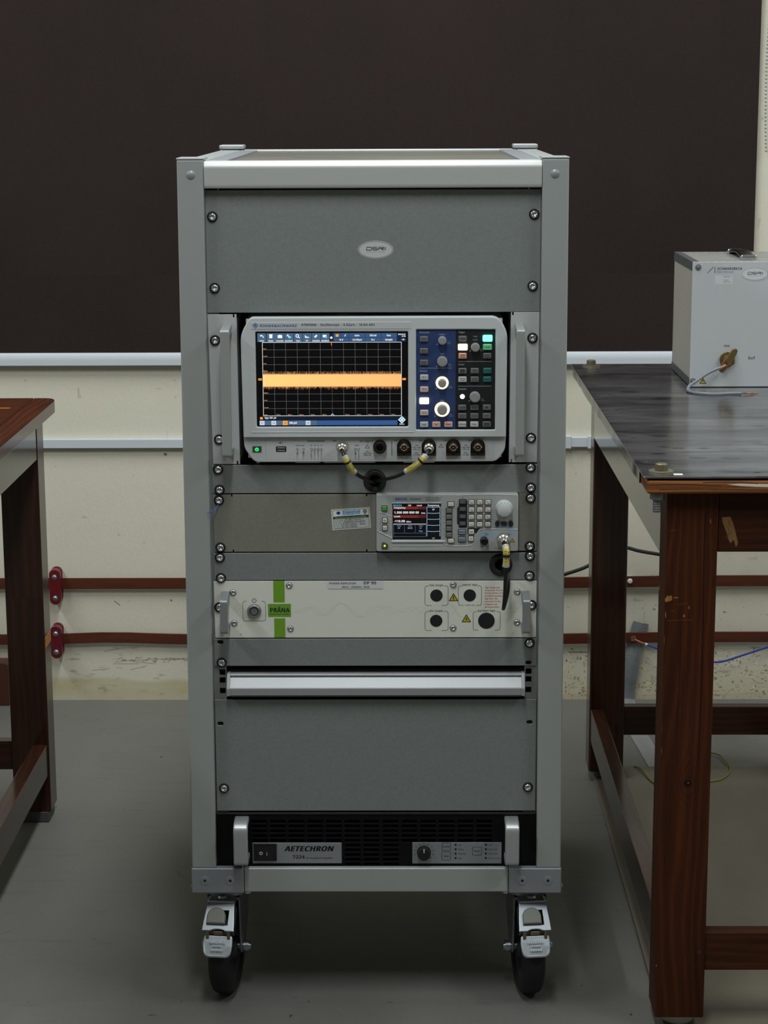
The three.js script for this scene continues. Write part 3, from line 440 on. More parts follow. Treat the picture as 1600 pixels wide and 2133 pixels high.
// a domed cross-head screw, and the black cup washer under it
const domed = (r, h, slot, deep) => {
  const nr = 12, na = 32, pos = [], idx = [];
  for (let i = 0; i <= nr; i++) for (let j = 0; j < na; j++) {
    const q = i / nr * r, a = j / na * 2 * Math.PI, x = q * Math.cos(a), y = q * Math.sin(a); let z = h * Math.sqrt(Math.max(0, 1 - Math.pow(q / (r * 1.04), 2.6)));
    const c = Math.min(Math.abs(x), Math.abs(y)), l = Math.max(Math.abs(x), Math.abs(y)), dg = Math.min(Math.abs(x - y), Math.abs(x + y)) * 0.707; if (c < slot * 0.5 && l < r * 0.58) z -= deep * (1 - l / (r * 0.8)); else if (dg < slot * 0.22 && q < r * 0.45) z -= deep * 0.4;
    pos.push(x, y, z);
  }
  for (let i = 0; i < nr; i++) for (let j = 0; j < na; j++) { const a = i * na + j, b = i * na + (j + 1) % na; idx.push(a, a + na, b, b, a + na, b + na); }
  for (let j = 0; j < na; j++) { const a = nr * na + j, b = nr * na + (j + 1) % na; pos.push(pos[a * 3], pos[a * 3 + 1], 0); }
  for (let j = 0; j < na; j++) { const a = nr * na + j, b = nr * na + (j + 1) % na; idx.push(a, a + na, b, b, a + na, b + na); }
  const g = new THREE.BufferGeometry(); g.setAttribute('position', new THREE.Float32BufferAttribute(pos, 3)); g.setAttribute('uv', new THREE.Float32BufferAttribute(new Float32Array(pos.length / 3 * 2), 2)); g.setIndex(idx); g.computeVertexNormals(); return g.scale(0.001, 0.001, 0.001);
};
const bigScrew = domed(5.6, 3.4, 1.9, 2.4).translate(0, 0, 0.0016), smallScrew = domed(4.3, 2.2, 1.4, 1.6).translate(0, 0, 0.0002);
const cup = turned(0, 0, 0, [[5.0, 1.2], [5.4, 2.6], [6.7, 2.4], [7.8, 0]], 28).scale(0.001, 0.001, 0.001), thinWasher = turned(0, 0, 0, [[3, 0.5], [5, 0.5], [5.2, 0]], 20).scale(0.001, 0.001, 0.001);
function screw(parent, x, y, z = 0, small = false) {
  const p = base.get(parent), o = new THREE.Mesh(small ? smallScrew : bigScrew, M.chrome), w = new THREE.Mesh(small ? thinWasher : cup, small ? M.zincRaw : M.black);
  o.name = 'screw'; w.name = 'washer'; o.position.set((x - p[0]) / 1000, (y - p[1]) / 1000, (z - p[2]) / 1000); o.rotation.z = rnd() * 3; for (const q of [o, w]) q.castShadow = q.receiveShadow = true; o.add(w); parent.add(o);
}
const screws = (t, F, list, z, small) => list.forEach(([u, v]) => screw(t, F.X(u), F.Y(v), z, small));

{
  const t = thing('equipment_rack', 'tall grey metal equipment rack standing on castors in front of the board', 'rack', [0, 0, -360]);
  const lean = (g, xi, xo) => { const p = g.attributes.position; for (let i = 0; i < p.count; i++) { const k = (p.getY(i) - 227) / 1074, s = Math.sign(p.getX(i)); p.setX(i, p.getX(i) + s * (1 - k) * (Math.abs(p.getX(i)) < 262 ? xi : xo)); } return g; };
  for (const s of [-1, 1]) {
    const f = part('post', [lean(box(s * 280.5, s * 242.3, 227, 1299, -30, 14, 2.6, 3), 3.6, 2.4), box(s * 280, s * 248, 227, 1296, -60, -29)], M.post, t); part('plug', turned(s * 260.6, 1277, 14, [[0, 1.8], [4.6, 1.4], [6.6, 0]]), M.postDark, f);
    part('post_cap', box(s * 281, s * 241.5, 1298.6, 1301.6, -46, 14.6, 1.2, 2), M.post, f);
    const b = part('post', box(s * 280.5, s * 242, 187, 1298, -724, -686, 2), M.post, t); part('post_cap', [box(s * 281.5, s * 238, 1298, 1305.5, -726, -676, 2.5, 2), box(s * 268, s * 258, 1303.6, 1306, -704, -698)], M.post, b);
    part('side_rail', box(s * 279, s * 244, 1262, 1296.5, -686, -46, 1.5), M.post, t); part('side_rail', box(s * 279, s * 244, 188, 227, -686, -60, 1.5), M.post, t);
    part('seam_plate', box(s * 243, s * 214, 1291, 1296.3, -680, -50, 0.8), M.postDark, t);
    part('side_panel', box(s * 276, s * 273, 227, 1262, -686, -60), M.panel, t);
    const hole = poly([[s * 244.5, 200], [s * 225.5, 200], [s * 225.5, 1255], [s * 244.5, 1255]]); for (const v of [1401.5, 1418, 1440]) { const cx = s < 0 ? DR.X(463.5) : DR.X(1100.6), cy = DR.Y(v - (s > 0 ? 1.5 : 0)); hole.holes.push(poly([[cx - 4.7, cy - 4.4], [cx + 4.7, cy - 4.4], [cx + 4.7, cy + 4.4], [cx - 4.7, cy + 4.4]])); }
    part('mounting_rail', [extrude(hole, -5.2, -2.8), box(s * 227.4, s * 225.5, 200, 1255, -42, -5.2)], M.panel, t);
    // bottom corner bracket
    const c = part('corner_bracket', [box(s * 284, s * 203.4, 187, 227.6, 3, 16.5, 2.2, 3), box(s * 284, s * 203.4, 187, 221, -30, 4), box(s * 284, s * 278, 187, 227.6, -110, -20, 2)], M.postDark, t); for (const d of [263.4, 224.3]) part('screw', [turned(s * d, 207.6, 16.5, [[0, 0.5], [2.2, 0.4], [2.6, 0.9], [6.8, 0.6], [7.2, 0]])], M.postDark, c), part('screw_socket', turned(s * d, 207.6, 17, [[0, 0.3], [2, 0.3], [2.3, 0]], 6), M.dark, c);
  }
  part('top_beam', extrude(roundedPoly([[30, 1296.6], [30, 1258], [-12.5, 1258], [-14, 1262], [-14, 1290], [-8.5, 1296.6]], [1, 1, 2, 2, 6, 4]), -241.8, 241.8, 0.4).rotateY(Math.PI / 2), M.beam, t);
  part('bottom_beam', [box(-203, 203, 188, 227, 3, 14, 2.2, 3), box(-203, 203, 188, 221, -30, 4)], M.post, t);
  part('top_beam', box(-240, 240, 1258, 1297, -722, -688, 3, 2), M.post, t); part('bottom_beam', box(-240, 240, 188, 227, -722, -688, 2), M.post, t);
  const dusty = tex(paint(512, 512, (x, y) => { const v = fbm(x * 0.01, y * 0.02, 5, 4); return mix([98, 96, 88], [124, 122, 113], v); }), true, true);
  part('top_panel', boxUV(box(-214, 214, 1289, 1293, -688, -32)), std(0xffffff, 0.42, 0.3, { map: dusty }), t, 'dusty top panel'); part('back_panel', box(-242, 242, 227, 1260, -716, -712), M.panel, t); part('base_panel', box(-272, 272, 227, 230, -686, -60), M.panel, t);

  // castors: brake pedals to the front, each turned a little outwards
  function castor(x, z, yaw, braked, label) {
    const holder = new THREE.Mesh(new RoundedBoxGeometry(0.1, 0.005, 0.085, 2, 0.0024).translate(0, 0.1835, 0), M.zincRaw); holder.name = 'castor'; holder.castShadow = holder.receiveShadow = true; holder.position.set(x / 1000, 0, (z + 360) / 1000); holder.rotation.y = R(yaw); t.add(holder); base.set(holder, [0, 0, 0]); if (label) holder.userData.label = label;
    const zw = 10, Rw = 75;
    part('plate_bolt', [[-39, 33], [39, 33], [-39, -33], [39, -33]].map(([a, b]) => new THREE.CylinderGeometry(7, 7, 7, 6).translate(a, 178, b)), M.zinc, holder);
    part('swivel_head', [cyl(0, 173, 0, 36, 14, 'y', 32), cyl(0, 164, 0, 30, 8, 'y', 32)], M.steel, holder);
    const side = (s) => extrude(roundedPoly([[-38, 166], [34, 166], [30, 130], [zw + 14, 66], [zw - 14, 66], [-40, 120]], [6, 6, 10, 12, 12, 10]), 0, 3, 0.8).rotateY(-Math.PI / 2).translate(s * 25 + 1.5, 0, 0);
    part('fork', [side(1), side(-1), box(-25, 25, 160, 165, -36, 32, 1)], M.steel, holder);
    part('tyre', new THREE.LatheGeometry([[50, -16], [66, -17.5], [72, -14], [75, -7], [75, 7], [72, 14], [66, 17.5], [50, 16]].map(([a, b]) => new THREE.Vector2(a, b)), 56).rotateZ(Math.PI / 2).translate(0, Rw, zw), M.tyre, holder);
    part('wheel_rim', new THREE.LatheGeometry([[0, -10], [10, -18], [16, -18], [20, -8], [44, -9], [52, -15.5], [54, -15.5], [54, 15.5], [52, 15.5], [44, 9], [20, 8], [16, 18], [10, 18], [0, 10]].map(([a, b]) => new THREE.Vector2(a, b)), 40).rotateZ(Math.PI / 2).translate(0, Rw, zw), std(0x25282b, 0.5), holder);
    part('axle_bolt', [new THREE.CylinderGeometry(9.5, 9.5, 8, 6).rotateZ(Math.PI / 2).translate(32, Rw, zw), new THREE.CylinderGeometry(9.5, 9.5, 8, 6).rotateZ(Math.PI / 2).translate(-32, Rw, zw), cyl(0, Rw, zw, 6, 78, 'x', 14)], M.zinc, holder);
    if (!braked) return;
    // brake housing: a bent sheet with a square window, running down over the wheel
    const sheet = new THREE.Shape(); sheet.moveTo(-21, 0); sheet.lineTo(21, 0); sheet.lineTo(24, -30); sheet.lineTo(25, -46); sheet.lineTo(12, -46); sheet.quadraticCurveTo(8, -43, 0, -43); sheet.quadraticCurveTo(-8, -43, -12, -46); sheet.lineTo(-25, -46); sheet.lineTo(-24, -30); sheet.closePath();
    sheet.holes.push(poly([[-14, -13], [-14, -36], [14, -36], [14, -13]]));
    const tilt = (g) => g.rotateX(R(-42)).translate(0, 162, 50);
    part('brake_housing', [tilt(extrude(sheet, 0, 3, 0.9)), tilt(box(-21.5, -19.5, -44, 0, -26, 1, 0.5)), tilt(box(19.5, 21.5, -44, 0, -26, 1, 0.5)), box(-21, 21, 156, 167, 22, 52, 3, 2)], M.zinc, holder);
    part('adjusting_bolt', [turned(0, -38, 166, [[0, 5], [6, 4], [8, 0]]).rotateX(-Math.PI / 2)], M.zinc, holder);
    const btn = new THREE.Shape(); btn.moveTo(-14.5, -16); btn.lineTo(14.5, -16); btn.lineTo(14.5, -4); btn.absarc(0, -4, 14.5, 0, Math.PI); btn.closePath(); part('brake_button', tilt(extrude(btn, -2, 9, 2.5, 3).translate(-4, -20, 0)), std(0x6f736c, 0.5), holder, 'dull grey release button');
    part('brake_linkage', [box(-17, 17, 113, 130, 66, 74, 1), box(-19, -14, 110, 131, 70, 82, 1), box(14, 19, 110, 131, 70, 82, 1), box(-8, 8, 121, 128, 74, 80, 2)], std(0x77705c, 0.45, 0.7), holder, 'stained linkage'); part('linkage_slot', box(-11, 11, 116.5, 119.5, 74.2, 75.2), M.dark, holder);
    const ped = roundedPoly([[-22, 17], [22, 17], [23, 4], [21, -16], [-21, -16], [-23, 4]], [3, 3, 4, 15, 15, 4]); const pg = extrude(ped, 0, 5, 1.8, 3), pp = pg.attributes.position; for (let i = 0; i < pp.count; i++) { const y = pp.getY(i), xx = pp.getX(i); pp.setZ(i, pp.getZ(i) - 0.006 * xx * xx - (y < -4 ? Math.pow((-4 - y) / 12, 2) * 5 : 0)); } pg.computeVertexNormals();
    const put = (g) => g.rotateX(R(-34)).translate(0, 105, 86); const pedal = part('brake_pedal', put(pg), M.pedal, holder, 'bright plated pedal');
    const bumps = []; for (let i = 0; i < 7; i++) bumps.push(box(-12 + i * 3.6, -9.6 + i * 3.6, 4, 9.5, 4.2, 5.6, 0.5)); for (let i = 0; i < 5; i++) bumps.push(box(-7 + i * 3, -5 + i * 3, -1, 2, 4, 5.2, 0.4), box(-9 + i * 3.8, -6.4 + i * 3.8, -7.5, -4, 3, 4.5, 0.4)); part('embossing', bumps.map(put), M.pedal, holder);
  }
  castor(-236, -56, -6, true, 'front castor with a brake pedal'); castor(236, -56, 6, true, 'front castor with a brake pedal'); castor(-236, -640, 0, false); castor(236, -640, 0, false);
}

// ---------------------------------------------------------------- blank panels
function blank(label, F, u0, v0, u1, v1, screwList, slots = [], hole) {
  const y0 = F.Y(v1), t = thing('blank_panel', label, 'panel', [0, y0, 0]);
  const s = poly([[F.X(u0), F.Y(v1) + 0.6], [F.X(u1), F.Y(v1) + 0.6], [F.X(u1), F.Y(v0) - 0.6], [F.X(u0), F.Y(v0) - 0.6]]);
  for (const [u, v] of slots) s.holes.push(roundRect(F.X(u) - 4.6, F.Y(v) - 2.9, F.X(u) + 4.6, F.Y(v) + 2.9, 2.85, THREE.Path));
  if (hole) { const h = new THREE.Path(); h.absarc(F.X(hole[0]), F.Y(hole[1]), 14.5, 0, Math.PI * 2, true); s.holes.push(h); }
  part('plate', boxUV(extrude(s, -2.6, 0, 0.5, 1, 18), 'y'), M.panel, t); screws(t, F, screwList, 0);
  for (const [u, v] of slots) part('slot_nut', [box(F.X(u) - 5.4, F.X(u) + 5.4, F.Y(v) - 4, F.Y(v) + 4, -2.79, -2.62), box(F.X(u) - 3, F.X(u) + 3, F.Y(v) - 0.4, F.Y(v) + 2, -2.64, -2, 0.3)], M.black, t);
  if (hole) part('grommet', turned(F.X(hole[0]), F.Y(hole[1]), -4, [[8.5, 0], [8.5, 6], [10, 8], [14, 8.4], [16.6, 6.4], [17.2, 4], [14, 4], [14, 0]], 40), M.rubber, t, 'black rubber grommet');
  return t;
}
const topPanel = blank('tall plain grey panel at the top of the rack, oval sticker in its middle', TP, 428.6, 395.5, 1125.4, 652.8, [[443, 451.3], [444.8, 600], [1111.5, 448.2], [1109.8, 597.6]]);
{
  const o = new THREE.Shape(); o.absellipse(TP.X(782.2), TP.Y(520.6), 36.8 * 0.6946, 18.8 * 0.6906, 0, Math.PI * 2);
  part('sticker', faceUV(extrude(o, 0, 0.35, 0, 1, 44), TP.X(745.4), TP.X(819), TP.Y(539.4), TP.Y(501.8)), std(0xffffff, 0.35, 0.1, { map: tex(ovalPic()) }), topPanel, 'oval silver sticker');
}
blank('narrow grey panel under the oscilloscope, two cables entering its grommet', B10, 441.5, 968, 1119.5, 1028.6, [[454.4, 978], [456.6, 1020.4], [1105.2, 975.2], [1106, 1017]], [], [780.8, 1002.4]);
blank('narrow grey panel under the signal generator, grommet near its right end', B12, 445, 1151.4, 1118, 1209.6, [[458, 1161.4], [459.3, 1204], [1103.6, 1159], [1103.3, 1200]], [], [1043.2, 1177.4]);
blank('narrow grey panel between the white amplifier and the drawer', B15, 446.3, 1330.2, 1117, 1388.2, [[461, 1380.3], [1103, 1340.3]], [[459, 1337.8], [1101.3, 1381.2]]);
blank('tall plain grey panel under the drawer, one screw at each lower corner', B4, 449, 1457, 1115.6, 1690.3, [[464.6, 1641.8], [1099.8, 1640]], [[459.8, 1507.3], [1102, 1505]]);

// ---------------------------------------------------------------- drawer
{
  const t = thing('drawer', 'shallow rack drawer with a bright sloping aluminium grip along its front', 'drawer', [0, DR.Y(1452), 0]); const x0 = DR.X(478) + 1, x1 = DR.X(1087.5) - 1;
  const y = (v) => DR.Y(v);
  const prof = [[-30, y(1403)], [2, y(1403)], [3.4, y(1403) - 1.2], [3.4, y(1407.4)], [0.8, y(1408.4)], [12.4, y(1408) - 15.4], [14.2, y(1408) - 15.2], [14.6, y(1408) - 16.6], [13.4, y(1408) - 27], [11, y(1408) - 27.4], [-30, y(1408) - 27.4]];
  const s = roundedPoly(prof.map(([z, yy]) => [-z, yy]), 0.5); 
  const g = extrude(s, x0, x1, 0.3, 1).rotateY(Math.PI / 2); part('front', boxUV(g, 'x'), std(0xa6aaac, 0.46, 0.4), t, 'brushed aluminium front');
  for (const q of [-1, 1]) { const X = q < 0 ? x0 : x1; part('end_cap', extrude(roundedPoly([[30, y(1401.5)], [-4.6, y(1401.5)], [-16, y(1408) - 16], [-14.6, y(1408) - 28], [30, y(1408) - 28]], 1), -2.4, 2.4, 0.5).rotateY(Math.PI / 2).translate(X + q * 2, 0, 0), M.post, t); }
  part('tray', [box(x0, x1, y(1453), y(1452), -420, -4), box(x0, x0 + 2, y(1452), y(1405), -420, -30), box(x1 - 2, x1, y(1452), y(1405), -420, -30), box(x0, x1, y(1452), y(1405), -420, -418)], M.steel, t);
}

// ---------------------------------------------------------------- oscilloscope
const smallText = (g, list, size, fill, o = {}) => list.forEach(([s, x, y, w]) => text(g, s, x, y, size, { fill, width: w, ...o }));
const barHandle = (x0, x1, y0, y1, z0, z1, r) => { const s = roundedPoly([[-z0, y0], [-z1, y0 + 4], [-z1, y1 - 4], [-z0, y1], [-z0, y1 - 11], [-z1 + 11, y1 - 14], [-z1 + 11, y0 + 14], [-z0, y0 + 11]], [0.5, r, r, 0.5, 0.5, 4, 4, 0.5]); return extrude(s, x0, x1, 1, 2).rotateY(Math.PI / 2); };
{
  const t = thing('oscilloscope', 'light grey bench oscilloscope with a lit screen showing an orange trace, in the rack', 'oscilloscope', [0, 855, -100]);
  const k = 4.6;
  // the bezel with its screen window and key field window
  const out = roundedPoly(fpoly(S, [[501.7, 697], [521.5, 661.8], [1036, 661.2], [1055.5, 692], [1054.2, 911.5], [504.6, 911.5]]), [1, 1, 12, 10, 6, 12]);
  const rr = (u0, v0, u1, v1, r) => roundRect(S.X(u0), S.Y(v1), S.X(u1), S.Y(v0), r, THREE.Path);
  out.holes.push(rr(532.8, 691.4, 849.6, 889.2, 2), rr(866.2, 687.6, 1030.8, 895.8, 1.4));
  part('bezel', extrude(out, 2, 20, 1.8, 3), M.bezel, t);
  part('screen_surround', [fbox(S, 522, 899.4, 862, 901.4, 19.6, 20.6, 0.5)], M.bezel, t);
  const strip = print(524, 671.5, 856, 686, k, '#b9bfc1', (g) => {
    g.strokeStyle = '#14407c'; g.lineWidth = 1.1; const cx = 533.2, cy = 678.4; for (const q of [5.6]) { g.beginPath(); g.moveTo(cx, cy - q); g.lineTo(cx + q, cy); g.lineTo(cx, cy + q); g.lineTo(cx - q, cy); g.closePath(); g.stroke(); } g.lineWidth = 1.2; g.beginPath(); g.moveTo(cx - 2.6, cy - 2); g.lineTo(cx + 1.6, cy + 2.6); g.moveTo(cx - 1.4, cy - 2.8); g.lineTo(cx + 2.8, cy + 1.4); g.moveTo(cx + 2.2, cy - 2.2); g.lineTo(cx - 2.2, cy + 2.2); g.stroke();
    text(g, 'ROHDE&SCHWARZ', 542, 678.4, 7.2, { align: 'left', fill: '#153f7a', width: 77.5 }); text(g, 'RTM3004', 628.6, 677.6, 6.6, { align: 'left', width: 31 }); text(g, '·', 663, 677.6, 7); text(g, 'Oscilloscope', 667.6, 677.6, 6.6, { align: 'left', weight: 'bold', width: 39.5 }); text(g, '·', 711.4, 677.6, 7); text(g, '5 GSa/s', 715.6, 677.6, 6.6, { align: 'left', width: 24 }); text(g, '·', 743.6, 677.6, 7); text(g, '10-bit ADC', 747.8, 677.6, 6.6, { align: 'left', width: 33.6 });
  });
  part('name_strip', faceUV(fbox(S, 524, 671.5, 856, 686, 19.4, 20.5, 0.4), S.X(524), S.X(856), S.Y(686), S.Y(671.5)), std(0xffffff, 0.45, 0, { map: tex(strip) }), t);
  // the screen
  const scr = print(532.8, 691.4, 849.6, 889.2, 6.2, '#020203', (g) => {
    const bar = '#3c5a7d', dk = '#142033'; g.fillStyle = dk; g.fillRect(536.5, 694.8, 309, 18);
    [[536.5, 18], [556, 18], [573.7, 18.5], [593, 18.3], [612.3, 17.7], [630.9, 17.8], [649.6, 18], [668.6, 17.6]].forEach(([x, w], i) => { g.fillStyle = '#47647f'; g.fillRect(x, 694.8, w, 18); });
    g.strokeStyle = g.fillStyle = '#f4f8ff'; g.lineWidth = 1.6; const L = (...p) => { g.beginPath(); p.forEach(([x, y], i) => (i ? g.lineTo(x, y) : g.moveTo(x, y))); g.stroke(); };
    L([543, 700], [546.6, 699.4], [549, 702.4], [549, 704.6]); g.beginPath(); g.moveTo(541.6, 700); g.lineTo(544.6, 697.4); g.lineTo(544.6, 702.4); g.fill(); g.fillRect(561.4, 697.6, 6.4, 7.4); g.fillRect(560.8, 697, 7.6, 1.4); g.fillRect(578.8, 699, 9.4, 5.8); g.fillRect(581.4, 698, 4, 1.4); L([598, 701], [600, 698], [602.4, 703.6], [604, 700.8]); g.fillStyle = '#5ad0ee'; g.fillRect(602.6, 701, 4, 4); g.fillStyle = '#f4f8ff'; g.beginPath(); g.arc(619.6, 700.4, 2.8, 0, 6.3); g.stroke(); L([621.6, 702.4], [624.6, 705]); g.beginPath(); g.moveTo(635.6, 698.4); g.lineTo(638.6, 701.8); g.lineTo(644, 702.8); g.lineTo(644, 704.4); g.lineTo(635.6, 704.4); g.fill(); g.lineWidth = 3.4; L([655.6, 703.6], [660.4, 699]); g.lineWidth = 1.6; g.fillRect(672.6, 698.4, 7.6, 5.2); g.fillStyle = '#5ad0ee'; g.beginPath(); g.arc(679.2, 703, 2.2, 0, 6.3); g.fill();
    smallText(g, [['Undo', 545.5, 710.4, 9], ['Delete', 564.6, 710.4, 10.6], ['Screenshot', 583.2, 710.4, 15.4], ['Save Wavef.', 602, 710.4, 17], ['Zoom', 621.2, 710.4, 8.6], ['FFT', 639.8, 710.4, 5.4], ['Annotation', 658.6, 710.4, 15.6], ['QuickMeas', 677.4, 710.4, 16.4]], 4, '#ffffff');
    g.fillStyle = '#fff'; g.beginPath(); g.arc(690.3, 704.2, 2.5, 0, 6.3); g.fill();
    g.fillStyle = '#37557a'; g.fillRect(694.8, 694.8, 131.4, 17.4); g.strokeStyle = '#16305c'; g.lineWidth = 0.9; L([694.8, 704], [826.2, 704]); for (const x of [727.2, 760.6, 793.8]) L([x, 694.8], [x, 712.2]); L([710.6, 694.8], [710.6, 704]);
    g.fillStyle = '#f0a23c'; g.fillRect(699.4, 697, 6, 5.4); L([699, 697], [699, 697]); g.strokeStyle = '#fff'; g.lineWidth = 1.3; L([717.6, 701.6], [720.4, 697.4]); smallText(g, [['Auto', 743.6, 699.6, 10], ['150 mV', 776.8, 699.6, 14.6], ['Run', 809.6, 699.6, 8.6], ['0 V', 711, 708.5, 7.6], ['2.5 GSa/s', 744, 708.5, 19.6], ['0 s', 776.6, 708.5, 6.6], ['Sample', 809.6, 708.5, 15.4]], 5.2, '#ffffff'); smallText(g, [['2025-09-22', 836.4, 697, 15.4], ['07:26', 840.4, 700.8, 8]], 3.8, '#ffffff'); g.strokeStyle = '#cfd6e4'; g.lineWidth = 1; L([835.6, 708.4], [843.4, 708.4]); L([838, 708.4], [840.4, 706.2]); L([838, 708.4], [840.6, 710.6]);
    // graticule
    const x0 = 546.8, x1 = 835.6, y0 = 713.8, y1 = 866.6; g.strokeStyle = '#6a6d70'; g.lineWidth = 0.6; for (let i = 1; i < 12; i++) { const x = x0 + (x1 - x0) * i / 12; if (i === 6) { g.setLineDash([2, 1]); } L([x, y0], [x, y1]); g.setLineDash([]); } for (let i = 1; i < 10; i++) { const y = y0 + (y1 - y0) * i / 10; L([x0, y], [x1, y]); } g.strokeStyle = '#e8eef0'; g.lineWidth = 1; g.strokeRect(x0, y0, x1 - x0, y1 - y0);
    const lab = ['2 mV', '1.5 mV', '1 mV', '500 µV', '', '', '-500 µV', '-1 mV', '-1.5 mV', '-2 mV']; lab.forEach((s, i) => s && i !== 5 && text(g, s, x0 + 1.2, y0 + (y1 - y0) * (i + 0.84) / 10, 2.7, { align: 'left', fill: '#f0b58a' })); for (let i = 1; i < 12; i++) if (i !== 6) text(g, `${(i - 6) * 150} ms`, x0 + (x1 - x0) * i / 12 + 7, y1 - 1.8, 2.6, { fill: '#e6a07a' });
    // the noise trace
    let s2 = 5; const q = () => { s2 = (s2 * 1103515245 + 12345) & 0x7fffffff; return s2 / 0x7fffffff; };
    for (let x = x0 + 0.6; x < x1 - 0.4; x += 0.32) { const a = 779.6 - 1.2 * q(), up = a - Math.pow(q(), 3) * 5.4, b = 805.4 + 1.4 * q(), dn = b + Math.pow(q(), 3) * 6; g.fillStyle = 'rgba(240,160,96,0.9)'; g.fillRect(x, up, 0.34, dn - up); }
    for (let x = x0 + 0.6; x < x1 - 0.4; x += 0.9) { const t2 = (x - x0) / (x1 - x0); g.fillStyle = `rgb(${255},${Math.round(212 - 22 * t2)},${Math.round(128 - 10 * t2)})`; g.fillRect(x, 780.4, 0.95, 24.6); }
    g.fillStyle = '#f3983f'; for (const [x, d] of [[537.2, 1], [837.4, -1]]) { g.fillRect(x, 788.2, 7.6, 4.4); } text(g, 'C3', 541, 790.5, 3.2, { fill: '#3a1c00' }); g.beginPath(); g.moveTo(688, 712.4); g.lineTo(692.8, 712.4); g.lineTo(690.4, 716.6); g.fill(); g.fillRect(689.8, 716, 1.2, 4.6); g.strokeStyle = '#e8eef0'; L([688, 866], [691.2, 862.6], [694.8, 866]);
    g.fillStyle = '#101a2a'; g.fillRect(538.2, 867.6, 307, 8.2); g.fillStyle = '#f0a23c'; g.fillRect(539.6, 869.2, 5.6, 5); text(g, 'Vpp: 931 µV', 549, 871.6, 4.8, { align: 'left', fill: '#fff', width: 24.4 });
    g.fillStyle = '#31568c'; g.fillRect(538.2, 876.4, 289, 10); g.fillStyle = '#4c6480'; g.fillRect(538.2, 876.4, 120, 10); for (const [s3, x, c] of [['C1', 543.8, '#c9d2e6'], ['C2', 568, '#c9d2e6'], ['C3', 592, '#f3a63c'], ['C4', 640, '#c9d2e6']]) { g.fillStyle = c; g.fillRect(x - 5, 877, 10, 9); text(g, s3, x, 881.6, 4.6, { fill: '#33405a' }); } text(g, '500 µV/', 609, 881.8, 5.6, { fill: '#fff', width: 16.6 });
    g.fillStyle = '#f2fbff'; g.save(); g.translate(836.3, 875.4); g.rotate(Math.PI / 4); g.fillRect(-5.6, -5.6, 11.2, 11.2); g.fillStyle = '#2f9fc4'; g.fillRect(-4, -4, 3.2, 3.2); g.fillRect(0.8, -4, 3.2, 3.2); g.fillRect(-4, 0.8, 3.2, 3.2); g.fillRect(0.8, 0.8, 3.2, 3.2); g.restore(); text(g, 'Menu', 836.2, 884.6, 3.4, { fill: '#fff', width: 10.6 });
  });
  const sm = tex(scr); const screen = part('screen', faceUV(fbox(S, 531.5, 690.2, 851, 890.4, 13, 16.4), S.X(532.8), S.X(849.6), S.Y(889.2), S.Y(691.4)), new THREE.MeshStandardMaterial({ color: 0x050506, roughness: 0.25, emissive: 0xffffff, emissiveMap: sm, emissiveIntensity: SCREEN }), t, 'lit screen with an orange noise trace');
  const sl = new THREE.RectAreaLight(0xffc890, 0.12, 0.2, 0.1); sl.position.set(S.X(691) / 1000, S.Y(790) / 1000, 0.0215); sl.rotation.y = Math.PI; scene.add(sl);
  // the key field
  const white = '#b9c2cc', fieldPic = print(865.5, 687, 1031.5, 896.4, 7, '#15171b', (g) => {
    g.fillStyle = '#263c6a'; g.fillRect(860, 680, 88.3, 220); g.fillStyle = white; g.strokeStyle = white;
    smallText(g, [['Horizontal', 873.4, 693.9, 20.5], ['Vertical', 873.4, 773.6, 15.4]], 4.6, white, { align: 'left', weight: 'normal', family: 'serif' }); smallText(g, [['Trigger', 953.8, 693.6, 14], ['Action', 953.8, 760.2, 13], ['Analysis', 953.8, 811.5, 17]], 4.6, white, { align: 'left', weight: 'normal', family: 'serif' });
    g.lineWidth = 0.7; for (const [a, b, c] of [[873.5, 941, 767.6], [953.8, 1023, 754], [953.8, 1023, 805.3]]) { g.beginPath(); g.moveTo(a, c); g.lineTo(b, c); g.stroke(); }
    smallText(g, [['Position', 920.2, 698, 13], ['Scale', 920.2, 738.4, 8.6], ['Scale', 920.2, 835.2, 8.8], ['Levels', 988.6, 709.6, 10.4], ['Trig\'d', 989, 702.6, 9]], 3.4, white, { weight: 'normal' });
    for (const [x, y] of [[931, 715.6], [933, 761.2], [934, 807.4], [936, 866.4], [999, 730], [1001.6, 834]]) { text(g, 'Push', x, y - 1.4, 2.6, { align: 'left', weight: 'normal', fill: white }); text(g, 'to zero', x, y + 1.8, 2.6, { align: 'left', weight: 'normal', fill: white }); }
    for (const [x, y, w] of [[909.6, 702.6, 21], [909, 743, 23], [908.2, 786.4, 24], [905.8, 839.4, 29], [978.8, 715.8, 20]]) { text(g, '◂', x, y, 4, { fill: white }); text(g, '▸', x + w, y, 4, { fill: white }); } for (const [x, y] of [[909.6, 718.4], [909, 763.8], [908.4, 810], [905.4, 868], [978.8, 732], [977, 836]]) { g.beginPath(); g.arc(x, y, 1.1, 0, 6.3); g.fill(); }
  });
  part('key_field', faceUV(fbox(S, 865, 686.6, 1032, 896.8, 10, 17.4), S.X(865.5), S.X(1031.5), S.Y(896.4), S.Y(687)), std(0xffffff, 0.5, 0, { map: tex(fieldPic) }), t, 'dark key field, blue on its left');
